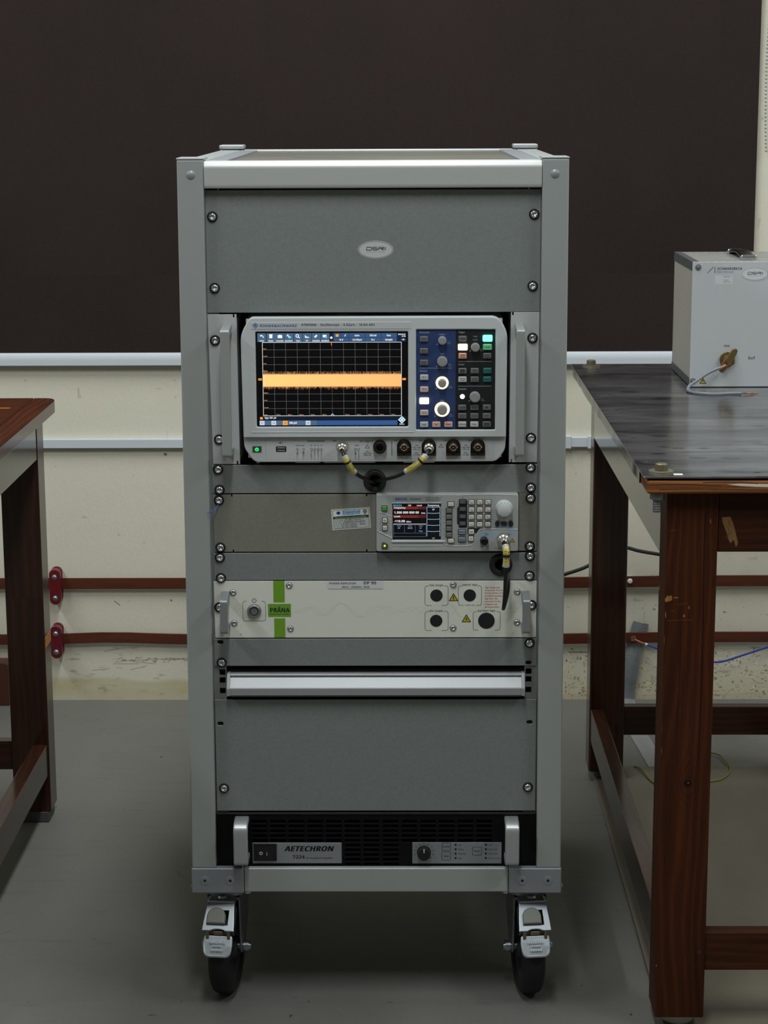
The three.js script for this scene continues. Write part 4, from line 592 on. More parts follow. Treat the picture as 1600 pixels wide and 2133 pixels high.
  const keyPrint = (s, ground, fill = '#141516', w = 17.4, h = 11.8) => (g) => { const l = s.split('|'); if (s === '@') { g.fillStyle = fill; g.fillRect(4.4, 3.6, 8.6, 5.6); g.fillRect(6.6, 2.6, 4, 2); g.fillStyle = ground; g.beginPath(); g.arc(8.7, 6.4, 1.8, 0, 6.3); g.fill(); } else if (s === '#') { g.fillStyle = fill; for (let i = 0; i < 6; i++) g.fillRect(3.2 + (i % 3) * 4, 2.4 + Math.floor(i / 3) * 4, 3, 3); } else if (s === '*') { g.fillStyle = fill; g.beginPath(); g.arc(8.7, 5.9, 1.8, 0, 6.3); g.fill(); for (let i = 0; i < 8; i++) g.fillRect(8.4 + 3 * Math.cos(i * 0.785), 5.6 + 3 * Math.sin(i * 0.785), 0.7, 0.7); } else l.forEach((q, i) => text(g, q, w / 2, h / 2 + (i - (l.length - 1) / 2) * 4, l.length > 1 ? 3.9 : 4.2, { fill, weight: 'bold' })); };
  const D = '#66686a', A = '#b9bebf', P = '#d3a9a0', G = '#1d6a66';
  const keys = [['Zoom', 882.5, 707.2, D], ['Hori-|zontal', 882.5, 731.8, D], ['Acqui-|sition', 882.7, 755.8, D], ['Ch 1', 883, 786.4, A], ['Ch 2', 883, 811.2, '#c9b4ae'], ['Ch 4', 883, 860.2, '#c9b6b2'], ['Logic', 883, 884.8, A], ['Ref', 908.4, 884.8, P], ['Math', 933.6, 884.8, P], ['Trigger', 962.6, 706.6, D], ['Auto|Norm', 962.8, 742.2, '#e0a896'], ['Force|Trigger', 1013.8, 742.2, D], ['@', 962.6, 773.2, D], ['Save|Load', 988, 773.2, D], ['Autoset', 1014.2, 773, G], ['Touch|Lock', 962.6, 790.8, A], ['Clear|Screen', 988, 790.8, D], ['Preset', 1014.2, 790.8, G], ['Cursor', 962.6, 849.6, D], ['Meas', 988, 849.6, D], ['*', 1013.6, 849.4, D], ['Quick|Meas', 962.6, 867, D], ['Search', 988, 867, D], ['FFT', 1013.6, 867, D], ['Protocol', 962.6, 884.6, A], ['Gen', 987.8, 884.6, A], ['#', 1013.6, 884.6, D]];
  for (const [s, u, v, c] of keys) part('key', cellUV(fbox(S, u - 8.7, v - 5.9, u + 8.7, v + 5.9, 17.4, 20.4, 1.4, 2), cell(17.4, 11.8, c, keyPrint(s, c)), S.X(u - 8.7), S.X(u + 8.7), S.Y(v + 5.9), S.Y(v - 5.9)), sheetMat, t);
  const lit = (u, v, w, h, col, power, label, m2) => part('key', fbox(S, u - w / 2, v - h / 2, u + w / 2, v + h / 2, 17.4, 20.8, 1.6, 2), m2 ?? glow(col, power), t, label);
  lit(883, 835.4, 19.6, 13.6, 0xffe9b8, KEYS, 'key glowing warm white'); lit(963, 724, 19.6, 13.4, 0xffe9b8, KEYS, 'key glowing warm white'); lit(1014.3, 706, 20, 13.8, 0x5cf0c0, KEYS, 'key glowing green');
  const gp = tex(print(0, 0, 17.4, 11.8, 9, '#62c08a', keyPrint('Single', '#62c08a'))); const gk = part('key', faceUV(fbox(S, 1014 - 9.3, 724 - 6.2, 1014 + 9.3, 724 + 6.2, 17.4, 20.4, 1.4, 2), S.X(1004.7), S.X(1023.3), S.Y(730.2), S.Y(717.8)), std(0xffffff, 0.5, 0, { map: gp, emissive: 0xffffff, emissiveMap: gp, emissiveIntensity: 0.12 }), t, 'pale green key');
  part('indicator', [turned(S.X(962.6), S.Y(827), 17.4, [[0, 1.6], [2.6, 1.4], [3.4, 0]], 20)], glow(0xffffff, KEYS), t, 'small glowing white indicator');
  const knob = (u, v, r, h, ring) => {
    const x = S.X(u), y = S.Y(v); const n = 40, prof = new THREE.Shape(); for (let i = 0; i < n * 2; i++) { const a = i / (n * 2) * 6.2832, q = r * (i % 2 ? 1 : 0.97); i ? prof.lineTo(x + q * Math.cos(a), y + q * Math.sin(a)) : prof.moveTo(x + q * Math.cos(a), y + q * Math.sin(a)); } prof.closePath();
    const o = part('knob', [extrude(prof, 17.4, 17.4 + h, 0.9, 2), turned(x, y, 17.4 + h - 0.1, [[0, 0.4], [r * 0.74, 0.4], [r * 0.8, 0]], 32)], M.knob, t);
    if (ring) part('light_ring', turned(x, y, 17.4, [[r + 0.4, 1.4], [ring * 0.92, 1.4], [ring, 0]], 40), glow(0xffd596, KEYS * 0.85), o, 'ring glowing warm yellow'); return o;
  };
  knob(920.4, 709.5, 6.1, 11); knob(920.4, 752.6, 7.5, 11); knob(920.4, 798.2, 5.8, 11, 9.4); knob(920.5, 853.6, 7.2, 11, 11); knob(988.9, 723.8, 6.3, 11); knob(988.5, 826.6, 7.7, 11);
  // the socket strip along the foot
  const foot = roundedPoly(fpoly(S, [[504.6, 911], [1054.2, 911], [1053, 939], [1035.5, 964.4], [525.5, 965], [505, 934.5]]), [6, 8, 8, 6, 0.5, 0.5]);
  const footPic = print(504, 910, 1055, 966, 3.7, '#b9bec0', (g) => {
    g.strokeStyle = '#8f9496'; g.lineWidth = 0.6; g.strokeRect(550, 914, 478, 45); const K = '#1a1c1e'; smallText(g, [['Pattern Generator', 656.4, 920.2, 37], ['Gen', 695, 920, 8.4], ['Ext. Trigger In', 762.4, 920.6, 28.6], ['Ch1', 824.6, 919.6, 8], ['Ch2', 875.6, 919.6, 8], ['Ch3', 926.8, 919.6, 8], ['Ch4', 978.4, 919.6, 8]], 5.4, K); smallText(g, [['Probe Comp.', 622.6, 930.2, 19], ['P0', 646, 930.2, 4], ['P1', 653, 930.2, 4], ['P2', 660, 930.2, 4], ['P3', 667.4, 930.2, 4], ['Demo', 741.8, 930.2, 9]], 3.6, K);
    for (const x of [763.2, 867, 970]) smallText(g, x < 800 ? [['1 MΩ', x, 942, 7], ['≤ 300 V RMS', x, 946, 19], ['≤ 400 V pk', x, 950, 16]] : [['1 MΩ', x, 929.4, 8], ['≤ 300 V RMS', x, 933.6, 18], ['≤ 400 V pk', x, 937.6, 15.4], ['50 Ω', x, 945, 7], ['≤ 5 V RMS', x, 949.4, 15]], 3.8, K);
    g.strokeStyle = K; g.lineWidth = 0.8; for (const [x, y] of [[763.4, 932], [918.4, 931]]) { g.beginPath(); g.moveTo(x, y - 4); g.lineTo(x + 4.4, y + 3.4); g.lineTo(x - 4.4, y + 3.4); g.closePath(); g.stroke(); text(g, '!', x, y + 0.8, 4.6, { fill: K }); } g.fillStyle = K; g.fillRect(814.4, 920, 1.2, 31.6); g.beginPath(); g.moveTo(576.6, 924); g.lineTo(587, 924); g.moveTo(579, 924); g.lineTo(583, 921.4); g.moveTo(579, 924); g.lineTo(583.6, 926.6); g.stroke(); for (const [x, y] of [[616.8, 947], [739.4, 947.6]]) { g.beginPath(); g.moveTo(x, y - 3); g.lineTo(x, y); g.moveTo(x - 2.2, y); g.lineTo(x + 2.2, y); g.stroke(); } g.beginPath(); g.moveTo(626.8, 947.4); g.lineTo(628, 947.4); g.lineTo(628, 943.4); g.lineTo(631, 943.4); g.lineTo(631, 947.4); g.lineTo(632, 947.4); g.stroke();
  });
  part('socket_strip', faceUV(extrude(foot, 0, 14, 1.4, 2), S.X(504), S.X(1055), S.Y(966), S.Y(910)), std(0xffffff, 0.45, 0, { map: tex(footPic) }), t);
  part('stand_foot', [fbox(S, 612, 964, 664, 967, -20, 12), fbox(S, 672, 964, 780, 967, -20, 12), fbox(S, 840, 964, 905, 967, -20, 12), fbox(S, 530, 964, 536, 967, -20, 12)], M.bezel, t);
  const pb = part('power_button', fbox(S, 522.4, 930.8, 541.4, 943.4, 14, 15, 1, 2), std(0x3c4244, 0.5), t); const ring = new THREE.TorusGeometry(2.1, 0.55, 8, 20, R(290)).rotateZ(R(125)).translate(S.X(531.6), S.Y(937.6), 15.3); part('power_symbol', [ring, box(S.X(531.6) - 0.45, S.X(531.6) + 0.45, S.Y(937.4), S.Y(933.6), 15, 15.7, 0.2)], glow(0x18ff55, 2.2), pb, 'green glowing power symbol');
  part('usb_socket', [fbox(S, 571.6, 931.4, 593.4, 942.6, 13.4, 14.8, 0.8)], M.black, t); part('usb_tongue', [fbox(S, 574.4, 933.8, 590.6, 935.6, 14.8, 15.2, 0.3), fbox(S, 574.4, 939, 590.6, 940.6, 14.8, 15.2, 0.2)], M.silver, t);
  for (const [u, v] of [[616.8, 937], [629.4, 937], [646.2, 937], [653, 937], [660.2, 937], [667.2, 937], [738.4, 937], [745.4, 937]]) part('pin', [cyl(S.X(u), S.Y(v), 19, 0.75, 10, 'z', 10), turned(S.X(u), S.Y(v), 14, [[0.7, 0.8], [1.7, 0.6], [1.9, 0]], 14), new THREE.SphereGeometry(0.8, 10, 6).translate(S.X(u), S.Y(v), 24)], M.silver, t);
  const bnc = (u, v, z, parent, name = 'socket') => { const x = S.X(u), y = S.Y(v); const o = part(name, [turned(x, y, z, [[3.4, 0.4], [3.4, 9], [4.2, 10], [5, 9.6], [5, 3], [6.4, 2.4], [6.6, 0]], 28)], M.nickel, parent); part('contact', [turned(x, y, z, [[0, 7.4], [0.8, 7], [1.5, 7], [1.5, 0.4]], 16)], M.silver, o); for (const s of [-1, 1]) part('lug', cyl(x + s * 5.4, y, z + 6.6, 0.9, 2.2, 'x', 10), M.brass, o); return o; };
  for (const [u, plug] of [[841, 0], [892.8, 1], [944, 0], [995.4, 0]]) {
    const v = 934.6, arch = new THREE.Shape(), x = S.X(u), y = S.Y(v - 3.4), w = 15.2 * S.sx; arch.moveTo(x - w, S.Y(951)); arch.lineTo(x + w, S.Y(951)); arch.lineTo(x + w, y); arch.absarc(x, y, w, 0, Math.PI); arch.closePath(); const hp = new THREE.Path(); hp.absarc(x, S.Y(v - 1.6), 8.6, 0, Math.PI * 2, true); arch.holes.push(hp);
    const h = part('socket_housing', extrude(arch, 13.6, 19, 1, 2, 18), M.blackGloss, t); part('collar', turned(x, S.Y(v - 1.6), 14, [[6.6, 0.6], [7, 3.8], [8.4, 4.4], [8.5, 0]], 32), std(0x4a3826, 0.45, 0.6), h, 'bronze coloured collar');
    part('probe_contacts', [-3, -2, -1, 1, 2, 3].map((i) => cyl(x + i * 2.9, S.Y(947.6), 19.1, 0.75, 0.7, 'z', 10)), M.brass, h); bnc(u, v - 1.6, 14, t);
  }
  part('gen_disc', turned(S.X(711.4), S.Y(932), 14, [[6, 0.4], [9.6, 0.5], [10, 0]], 32), std(0xa7abac, 0.4, 0.2), t); bnc(711.4, 932, 14, t);
  const tr = part('trigger_socket', [turned(S.X(790), S.Y(932), 14, [[5, -1], [5.2, 9], [9, 10], [10, 7.6], [10.2, 0]], 36), cyl(S.X(790), S.Y(932), 14.5, 5.4, 1)], M.blackGloss, t, 'round black socket'); part('socket_ring', turned(S.X(790), S.Y(932), 20, [[5.2, 4.2], [7.4, 4.6], [8, 4]], 30), std(0x2a201a, 0.5, 0.4), tr);
  part('case', box(S.X(512), S.X(1046), S.Y(958), S.Y(668), -190, 3), M.ear, t);
  // rack ears with their long handles
  for (const s of [-1, 1]) {
    const pts = s < 0 ? [[434.2, 655.4], [487, 655.4], [487, 662], [490, 662], [490, 655.4], [494.4, 655.4], [496.4, 967.6], [492.4, 967.6], [492.4, 961], [489.4, 961], [489.4, 967.6], [439.5, 967.6]] : [[1121.4, 652.6], [1068, 652.6], [1068, 659], [1064.8, 659], [1064.8, 652.6], [1062.4, 652.6], [1060.4, 965], [1064, 965], [1064, 958.6], [1067, 958.6], [1067, 965], [1120, 965]];
    const sh = poly(s < 0 ? fpoly(EAR, pts) : fpoly(EAR, pts).reverse()); const X = (u) => EAR.X(u), xi = s < 0 ? [X(494.4) - 2, X(494.4)] : [X(1062.4), X(1062.4) + 2];
    const e = part('ear', [extrude(sh, -2.6, 0, 0.5, 1), box(xi[0], xi[1], EAR.Y(964), EAR.Y(664), -120, -1)], M.ear, t); screws(t, EAR, s < 0 ? [[449.2, 708.8], [453.3, 915.6]] : [[1107.4, 705.8], [1106.4, 913.6]], 0);
    const hx = s < 0 ? [-220.6, -207.2] : [206, 218]; const yb = 869.5, yt = s < 0 ? 1062 : 1061.5; part('handle', barHandle(hx[0], hx[1], yb, yt, 0, 46, 4), std(0x9fa4a4, 0.4, 0.3), t, 'long square handle');
  }
}

// ---------------------------------------------------------------- signal generator and its mounting panel
{
  const t = thing('adapter_panel', 'beige grey adapter panel beside the signal generator, calibration sticker on it', 'panel', [0, FIL.Y(1150), 0]);
  const left = fpoly(FIL, [[443.4, 1030.4], [482, 1030.4], [482, 1035], [484.6, 1035], [484.6, 1030.4], [763, 1030.4], [763, 1035], [765.6, 1035], [765.6, 1030.4], [783.4, 1030.4], [783.4, 1150], [765, 1150], [765, 1145.6], [762.4, 1145.6], [762.4, 1150], [486, 1150], [486, 1145.6], [483.4, 1145.6], [483.4, 1150], [445, 1150]]);
  part('left_plate', boxUV(extrude(poly(left), -2.6, 0, 0.5, 1)), M.filler, t); part('right_plate', boxUV(extrude(poly(fpoly(FIL, [[1080, 1028.2], [1119.4, 1028.2], [1118.6, 1148.8], [1080, 1148.8]])), -2.6, 0, 0.5, 1)), M.filler, t);
  screws(t, FIL, [[456.8, 1042], [457.8, 1140.6], [1104.6, 1038.8], [1104, 1139]], 0);
  const pic = print(0, 0, 81, 44, 10, '#c5c9c4', (g) => {
    g.strokeStyle = '#3f4a46'; g.lineWidth = 0.7; g.strokeRect(3.4, 3, 74.4, 38.4); g.fillStyle = '#dde0e0'; g.fillRect(4, 3.6, 73.2, 12); g.fillStyle = '#a9cbe8'; g.fillRect(23, 4, 38, 9); text(g, 'TransCal', 42, 7.2, 6.4, { fill: '#234a86', width: 37 }); text(g, 'Technologies, LLP', 42, 12, 3.4, { fill: '#234a86', width: 37 }); g.fillStyle = '#1d2c7c'; for (const f of [1, -1]) { g.beginPath(); g.moveTo(15, 8.4 - f * 4.4); g.lineTo(20, 8.4 + f * 2.4); g.lineTo(10, 8.4 + f * 2.4); g.fill(); } text(g, 'NABL Accredited Calibration Laboratory', 36, 14.9, 1.7, { fill: '#39413f', width: 50 }); g.fillStyle = '#4a5250'; g.beginPath(); g.arc(70.6, 8, 4, 0, 6.3); g.fill(); g.fillStyle = '#8a918e'; g.beginPath(); g.arc(70.6, 8, 2.4, 0, 6.3); g.fill(); g.fillStyle = '#3a4240'; g.fillRect(68, 13, 5.4, 1.4);
    g.fillStyle = '#1d3a22'; g.fillRect(3.6, 15.8, 73.8, 5.2); text(g, 'Valid Calibration Refer to Calibration Certificate', 40, 18.5, 2.9, { fill: '#b9d0b4', width: 66 });
    g.strokeStyle = '#4c5654'; g.lineWidth = 0.4; for (const y of [21.4, 26.4, 31.4, 36.4]) { g.beginPath(); g.moveTo(3.6, y); g.lineTo(77.4, y); g.stroke(); } smallText(g, [['Instrument No.', 5, 24, 19], ['S.No./ID No.', 5, 29, 16], ['Cal. On', 5, 34, 10], ['Due Date', 5, 39, 12]], 2.8, '#2f3634', { align: 'left' }); g.save(); smallText(g, [['25-06/21818-1', 26, 24, 40], ['DSMDR27010024', 23, 29, 46], ['11.07.2025 - Sha', 17, 34, 52], ['31.07.2026', 18, 39, 34]], 4.6, '#14164e', { align: 'left', italic: true }); g.restore();
  });
  const cx = FIL.X(731.2), cy = FIL.Y(1081), w = 80.6 * 0.7138, h = 43.4 * 0.7294; part('sticker', faceUV(box(-w / 2, w / 2, -h / 2, h / 2, 0, 0.35), -w / 2, w / 2, -h / 2, h / 2).rotateZ(R(3.6)).translate(cx, cy, 0), std(0xffffff, 0.4, 0, { map: tex(pic) }), t, 'tilted paper calibration sticker');
}
{
  const G = GEN, zf = 14, t = thing('signal_generator', 'small grey signal generator with a numeric keypad and a dark colour screen', 'signal generator', [146, G.Y(1148), -100]);
  const bodyPic = print(783, 1028, 1081, 1150, 6.4, '#a2a6a4', (g) => {
    const K = '#1c1e20'; g.strokeStyle = '#6c706f'; g.lineWidth = 0.8; const L = (...p) => { g.beginPath(); p.forEach(([x, y], i) => (i ? g.lineTo(x, y) : g.moveTo(x, y))); g.stroke(); };
    g.fillStyle = '#94989a'; g.beginPath(); [[817.7, 1034], [923, 1034], [916.6, 1045.6], [819, 1045.6]].forEach(([x, y], i) => (i ? g.lineTo(x, y) : g.moveTo(x, y))); g.fill();
    for (const q of [0, 0.35]) text(g, 'RIGOL', 836.6 + q, 1039.4, 7.6, { fill: '#16307c', width: 26.4, family: 'serif' }); text(g, 'DSG815', 865.4, 1039.4, 5.2, { width: 23, fill: K }); text(g, '9 kHz - 1.5 GHz', 901, 1036.8, 3.4, { width: 28, fill: K }); text(g, 'Signal Generator', 901.4, 1041.2, 3.4, { width: 29, fill: K });
    g.fillStyle = '#8fa3b4'; g.beginPath(); [[1024.4, 1101.8], [1029, 1094.6], [1076.4, 1094.6], [1076.4, 1101.8]].forEach(([x, y], i) => (i ? g.lineTo(x, y) : g.moveTo(x, y))); g.fill(); g.beginPath(); [[1002, 1108], [1076.4, 1108], [1076.4, 1119], [1000, 1119], [998.4, 1113]].forEach(([x, y], i) => (i ? g.lineTo(x, y) : g.moveTo(x, y))); g.fill();
    g.fillStyle = '#23262a'; g.beginPath(); [[974, 1100], [1000.4, 1099.4], [993, 1110.6], [974, 1110.6]].forEach(([x, y], i) => (i ? g.lineTo(x, y) : g.moveTo(x, y))); g.fill();
    text(g, 'LF', 964, 1036.8, 3.2, { fill: K }); text(g, 'LF OUTPUT', 1008.4, 1137.4, 3, { fill: K, width: 20 }); text(g, 'RF OUTPUT', 1040, 1141.6, 3, { fill: K, width: 16 }); for (const x of [1015, 1061.4]) { g.strokeStyle = '#33414e'; g.beginPath(); g.arc(x - 2, 1112.8, 2.2, 0, 6.3); g.stroke(); L([x, 1112.8], [x + 4, 1112.8]); }
    g.fillStyle = '#b88a1a'; g.strokeStyle = K; g.beginPath(); g.moveTo(1068, 1121.6); g.lineTo(1072.6, 1129.4); g.lineTo(1063.4, 1129.4); g.closePath(); g.fill(); g.stroke(); for (let i = 0; i < 5; i++) { g.fillStyle = '#7c807f'; g.beginPath(); g.moveTo(922.6, 1062 + i * 12.6); g.lineTo(927.6, 1063.6 + i * 12.6); g.lineTo(922.6, 1064 + i * 12.6); g.fill(); }
    text(g, 'RIGOL TECHNOLOGIES', 868, 1140, 3.8, { fill: '#8c908e', width: 70 });
  });
  const body = roundedPoly(fpoly(G, [[784, 1029.2], [1080, 1029.2], [1080, 1148.6], [784, 1148.6]]), 3); const wh = roundRect(G.X(818), G.Y(1124.2), G.X(918.6), G.Y(1049), 0.6, THREE.Path); body.holes.push(wh);
  part('front', faceUV(extrude(body, -6, zf, 1.6, 3), G.X(783), G.X(1081), G.Y(1150), G.Y(1028)), std(0xffffff, 0.5, 0, { map: tex(bodyPic) }), t); part('case', box(G.X(790), G.X(1074), G.Y(1144), G.Y(1034), -240, -6), M.ear, t);
  const scr = print(818, 1049, 918.6, 1124.2, 9, '#050507', (g) => {
    text(g, 'RIGOL', 829, 1053, 5.4, { fill: '#3fc4ea', width: 19.4 }); text(g, 'CW', 853.4, 1053, 4.4, { fill: '#fff' }); text(g, 'Local', 873.8, 1053, 4.2, { fill: '#fff', width: 10.6 }); text(g, 'Frequency', 903.2, 1053, 4.6, { fill: '#fff', width: 24 });
    for (const y of [1055.6, 1073.4]) { g.fillStyle = '#7e2a2a'; g.fillRect(819.4, y, 68, 5.4); g.fillStyle = '#5a1c1c'; g.fillRect(871, y + 0.6, 16.4, 4.6); } text(g, 'Frequency', 821, 1058.6, 4.8, { fill: '#fff', align: 'left', width: 24 }); text(g, 'Level', 821, 1076.6, 4.8, { fill: '#fff', align: 'left', width: 13 }); text(g, '1.500 000 000 00', 821, 1068, 6.6, { fill: '#fff', align: 'left', width: 52 }); text(g, 'GHz', 882, 1069, 4, { fill: '#fff', width: 9 }); text(g, '-110.00', 821, 1086, 6.6, { fill: '#fff', align: 'left', width: 23 }); text(g, 'dBm', 851.6, 1086.8, 4.2, { fill: '#fff', width: 10.6 });
    g.fillStyle = '#c9b4bc'; g.fillRect(819.4, 1091, 68.4, 1.6); g.strokeStyle = '#4a6278'; g.lineWidth = 0.9; g.strokeRect(820, 1093, 67.6, 25); g.beginPath(); g.moveTo(842.6, 1092); g.lineTo(842.6, 1110.6); g.moveTo(865, 1092); g.lineTo(865, 1110.6); g.moveTo(820, 1110.6); g.lineTo(887.6, 1110.6); g.stroke(); g.fillStyle = '#9fb4c4'; for (const x of [827.4, 850.2, 872.4]) g.fillRect(x, 1095.2, 8.6, 0.9); smallText(g, [['RF', 831.4, 1100.2, 5.6], ['MOD', 854.4, 1100.2, 10.6], ['LF', 876.6, 1100.2, 5], ['Sine', 876.6, 1106.4, 8]], 4.4, '#86aede');
    g.strokeStyle = '#9fc0d8'; g.lineWidth = 1.1; for (let i = 0; i < 5; i++) { const y = 1056 + i * 12.6; g.fillStyle = '#0a0d14'; g.fillRect(890, y, 27, 11); g.beginPath(); g.moveTo(889.6, y + 11); g.lineTo(889.6, y); g.quadraticCurveTo(903, y + 2, 916.8, y); g.lineTo(916.8, y + 11); g.stroke(); } text(g, 'LF', 903.2, 1061.6, 4.6, { fill: '#fff' }); text(g, '1/1', 903.2, 1120.8, 3.8, { fill: '#dfe6ee' });
  });
  part('screen', faceUV(fbox(G, 817.4, 1048.6, 919, 1124.6, 8, 11.6), G.X(818), G.X(918.6), G.Y(1124.2), G.Y(1049)), new THREE.MeshStandardMaterial({ color: 0x050506, roughness: 0.3, emissive: 0xffffff, emissiveMap: tex(scr), emissiveIntensity: SCREEN * 0.8 }), t, 'dark colour screen');
  part('screen_lip', [fbox(G, 815.6, 1125, 928, 1129.4, zf - 0.4, zf + 1.6, 0.8, 2), fbox(G, 815.4, 1046.4, 919.6, 1048.4, zf - 0.4, zf + 0.8, 0.5)], M.bezel, t);
  part('raised_edge', [tube([[923, 1130], [930, 1135], [983, 1135], [986, 1132], [998.6, 1104.4], [1003, 1102.6], [1078, 1102.6]].map(([u, v]) => [G.X(u), G.Y(v), zf]), 0.7, 80, 6), tube([[786, 1096], [790, 1099], [817, 1112.6]].map(([u, v]) => [G.X(u), G.Y(v + 8), zf]), 0.9, 20, 6), tube([[787, 1064.4], [800, 1069], [817, 1075.4]].map(([u, v]) => [G.X(u), G.Y(v), zf]), 0.6, 20, 6), tube([[951.4, 1049], [951.4, 1034], [953, 1032.6], [1076, 1032.6], [1077.4, 1034], [1077.4, 1092]].map(([u, v]) => [G.X(u), G.Y(v), zf]), 0.4, 60, 6)], M.bezel, t);
  const ribs = []; for (let i = 0; i < 12; i++) { const v = 1067.4 + i * 3.1; ribs.push(box(G.X(788), G.X(792), G.Y(v + 1.5), G.Y(v), zf - 0.4, zf + 0.7, 0.3).translate(0, 0, 0)); if (i > 2) ribs.push(box(G.X(811), G.X(814.6), G.Y(v + 5.5), G.Y(v + 4), zf - 0.4, zf + 0.7, 0.3)); } part('grip_ribs', ribs, M.bezel, t);
  part('name_relief', [fbox(G, 818.4, 1135.6, 922, 1136.4, zf - 0.3, zf + 0.5, 0.2), fbox(G, 818.4, 1143.4, 918, 1144.2, zf - 0.3, zf + 0.5, 0.2)], M.bezel, t);
  const key = (u, v, w, h, col, s, fill = '#2a2c2e', back = M.black, size = 3.6, lab) => { const c = part('key', fbox(G, u - w / 2 - 1.1, v - h / 2 - 0.8, u + w / 2 + 1.1, v + h / 2 + 1.4, zf - 0.4, zf + 0.8, 0.5), back, t, lab); const cl = cell(w, h, col, (g) => { const l = s.split('|'); l.forEach((q, i) => text(g, q, l.length > 1 ? (i ? w * 0.6 : w * 0.34) : w / 2, h / 2 + (i - (l.length - 1) / 2) * h * 0.42, size, { fill })); }); part('key_top', cellUV(fbox(G, u - w / 2, v - h / 2, u + w / 2, v + h / 2, zf + 0.6, zf + 3.2, 1, 2), cl, G.X(u - w / 2), G.X(u + w / 2), G.Y(v + h / 2), G.Y(v - h / 2)), sheetMat, c); };
  const W = '#c9c8c0', GR = '#6a6e70', DK = '#2c2f36', BL = '#78868f'; const pads = [['1|@ #', 0, 0], ['2|abc', 1, 0], ['3|def', 2, 0], ['4|ghi', 0, 1], ['5|jkl', 1, 1], ['6|mno', 2, 1], ['7|pqrs', 0, 2], ['8|tuv', 1, 2], ['9|wxyz', 2, 2], ['.|A/a', 0, 3], ['0|_', 1, 3], ['+/-|Enter', 2, 3]];
  for (const [s, i, j] of pads) key(982.1 + 17.2 * i, [1045.6, 1061, 1076.5, 1091.5][j], 11.4, 9.6, W, s, '#33353a', M.dark, 3.2); key(982.1, 1106.8, 11.4, 10, W, 'ESC', '#33353a', M.dark, 3.8); key(981.4, 1121.4, 10, 10, W, '?', '#33353a', M.dark, 5.4);
  for (const v of [1063.2, 1075.7, 1088.2, 1100.7, 1113.1]) key(935.6, v, 11.6, 9.4, GR, '', '#333', M.dark); key(939.4, 1049.6, 12.6, 8.6, W, '●', '#222', M.dark, 5); key(939.8, 1125.6, 12.6, 8.4, W, '▼', '#333', M.dark, 6);
  part('menu_plate', extrude(roundedPoly(fpoly(G, [[957, 1039.4], [971, 1039.4], [973.4, 1043.6], [973.4, 1098.6], [955.6, 1098.6], [955.6, 1093], [952.2, 1090], [952.2, 1058], [955.6, 1054]]), 1), zf - 0.4, zf + 0.5, 0.2, 1), std(0x23252b, 0.5), t); [['FREQ', 1045], ['LEVEL', 1060], ['SWEEP', 1075.2], ['MOD', 1090]].forEach(([s, v]) => key(963.8, v, 13.4, 8.2, '#4a4c52', s, '#7d8088', M.dark, 3.2)); key(962.7, 1107.4, 14.6, 9.6, BL, 'Mod/on', '#1c2024', M.dark, 3.6); key(962.7, 1122.6, 14.6, 9.4, BL, 'RF/on', '#1c2024', M.dark, 3.8);
  key(801.3, 1058, 10, 9.4, '#5f9a4c', 'Preset', '#16300f', M.dark, 2.8, 'green key'); key(802, 1083, 9.6, 9.4, W, 'Sys', '#222', M.dark, 3.4); key(802, 1098.6, 9.6, 9.4, W, 'Store', '#222', M.dark, 3); const pk = part('power_key', extrude(roundedPoly(fpoly(G, [[795.6, 1128.6], [801, 1128.4], [808.6, 1133], [808.6, 1142.6], [794.4, 1142.6]]), 1.4), zf - 0.4, zf + 1.4, 0.6), std(0x4e5350, 0.5), t); part('power_light', turned(G.X(801.4), G.Y(1136), zf + 1.2, [[0, 0.8], [1.4, 0.4], [1.7, 0]], 14), glow(0xc4e020, 1.6), pk, 'small yellow-green light');
  const dx = G.X(1049.9), dy = G.Y(1059), dial = part('dial', turned(dx, dy, zf, [[0, 13], [9.2, 13], [10.4, 12.2], [11.4, 6], [13, 1], [13.2, 0]], 48), M.bezel, t, 'large round dial'); const flutes = []; for (let i = 0; i < 16; i++) { const a = i / 16 * 6.2832; flutes.push(new THREE.SphereGeometry(1, 8, 6).scale(1, 0.5, 2.6).rotateZ(a).translate(dx + 10.6 * Math.cos(a), dy + 10.6 * Math.sin(a), zf + 10.6)); } part('flutes', flutes, std(0x767a7a, 0.5), dial);
  const arrow = (u, s) => part('arrow_key', extrude(roundedPoly(s ? fpoly(G, [[u - 4.4, 1085], [u + 2, 1083.6], [u + 5, 1089], [u + 4, 1095], [u - 2, 1098], [u - 4.6, 1094]]) : fpoly(G, [[u + 4.4, 1085], [u + 4.6, 1094], [u + 2, 1098], [u - 4, 1095], [u - 5, 1089], [u - 2, 1083.6]]), 1.4), zf - 0.4, zf + 2.4, 0.8), std(0x24262b, 0.4), t); { const a = arrow(1036, 0), b = arrow(1064.4, 1); part('ok_key', fbox(G, 1044, 1085.4, 1055.8, 1095.4, zf - 0.4, zf + 2.4, 2, 2), std(0x24262b, 0.4), t); }
  part('output_cap', turned(G.X(1008.8), G.Y(1125.6), zf, [[0, 11], [4, 10.4], [6, 8], [6.4, 0]], 28), M.blackGloss, t, 'round black socket cap');
  part('output_socket', [turned(G.X(1048.8), G.Y(1122), zf, [[4, 14], [6.6, 14], [7, 4], [9.6, 4], [9.8, 0]], 32)], M.plated, t);
}

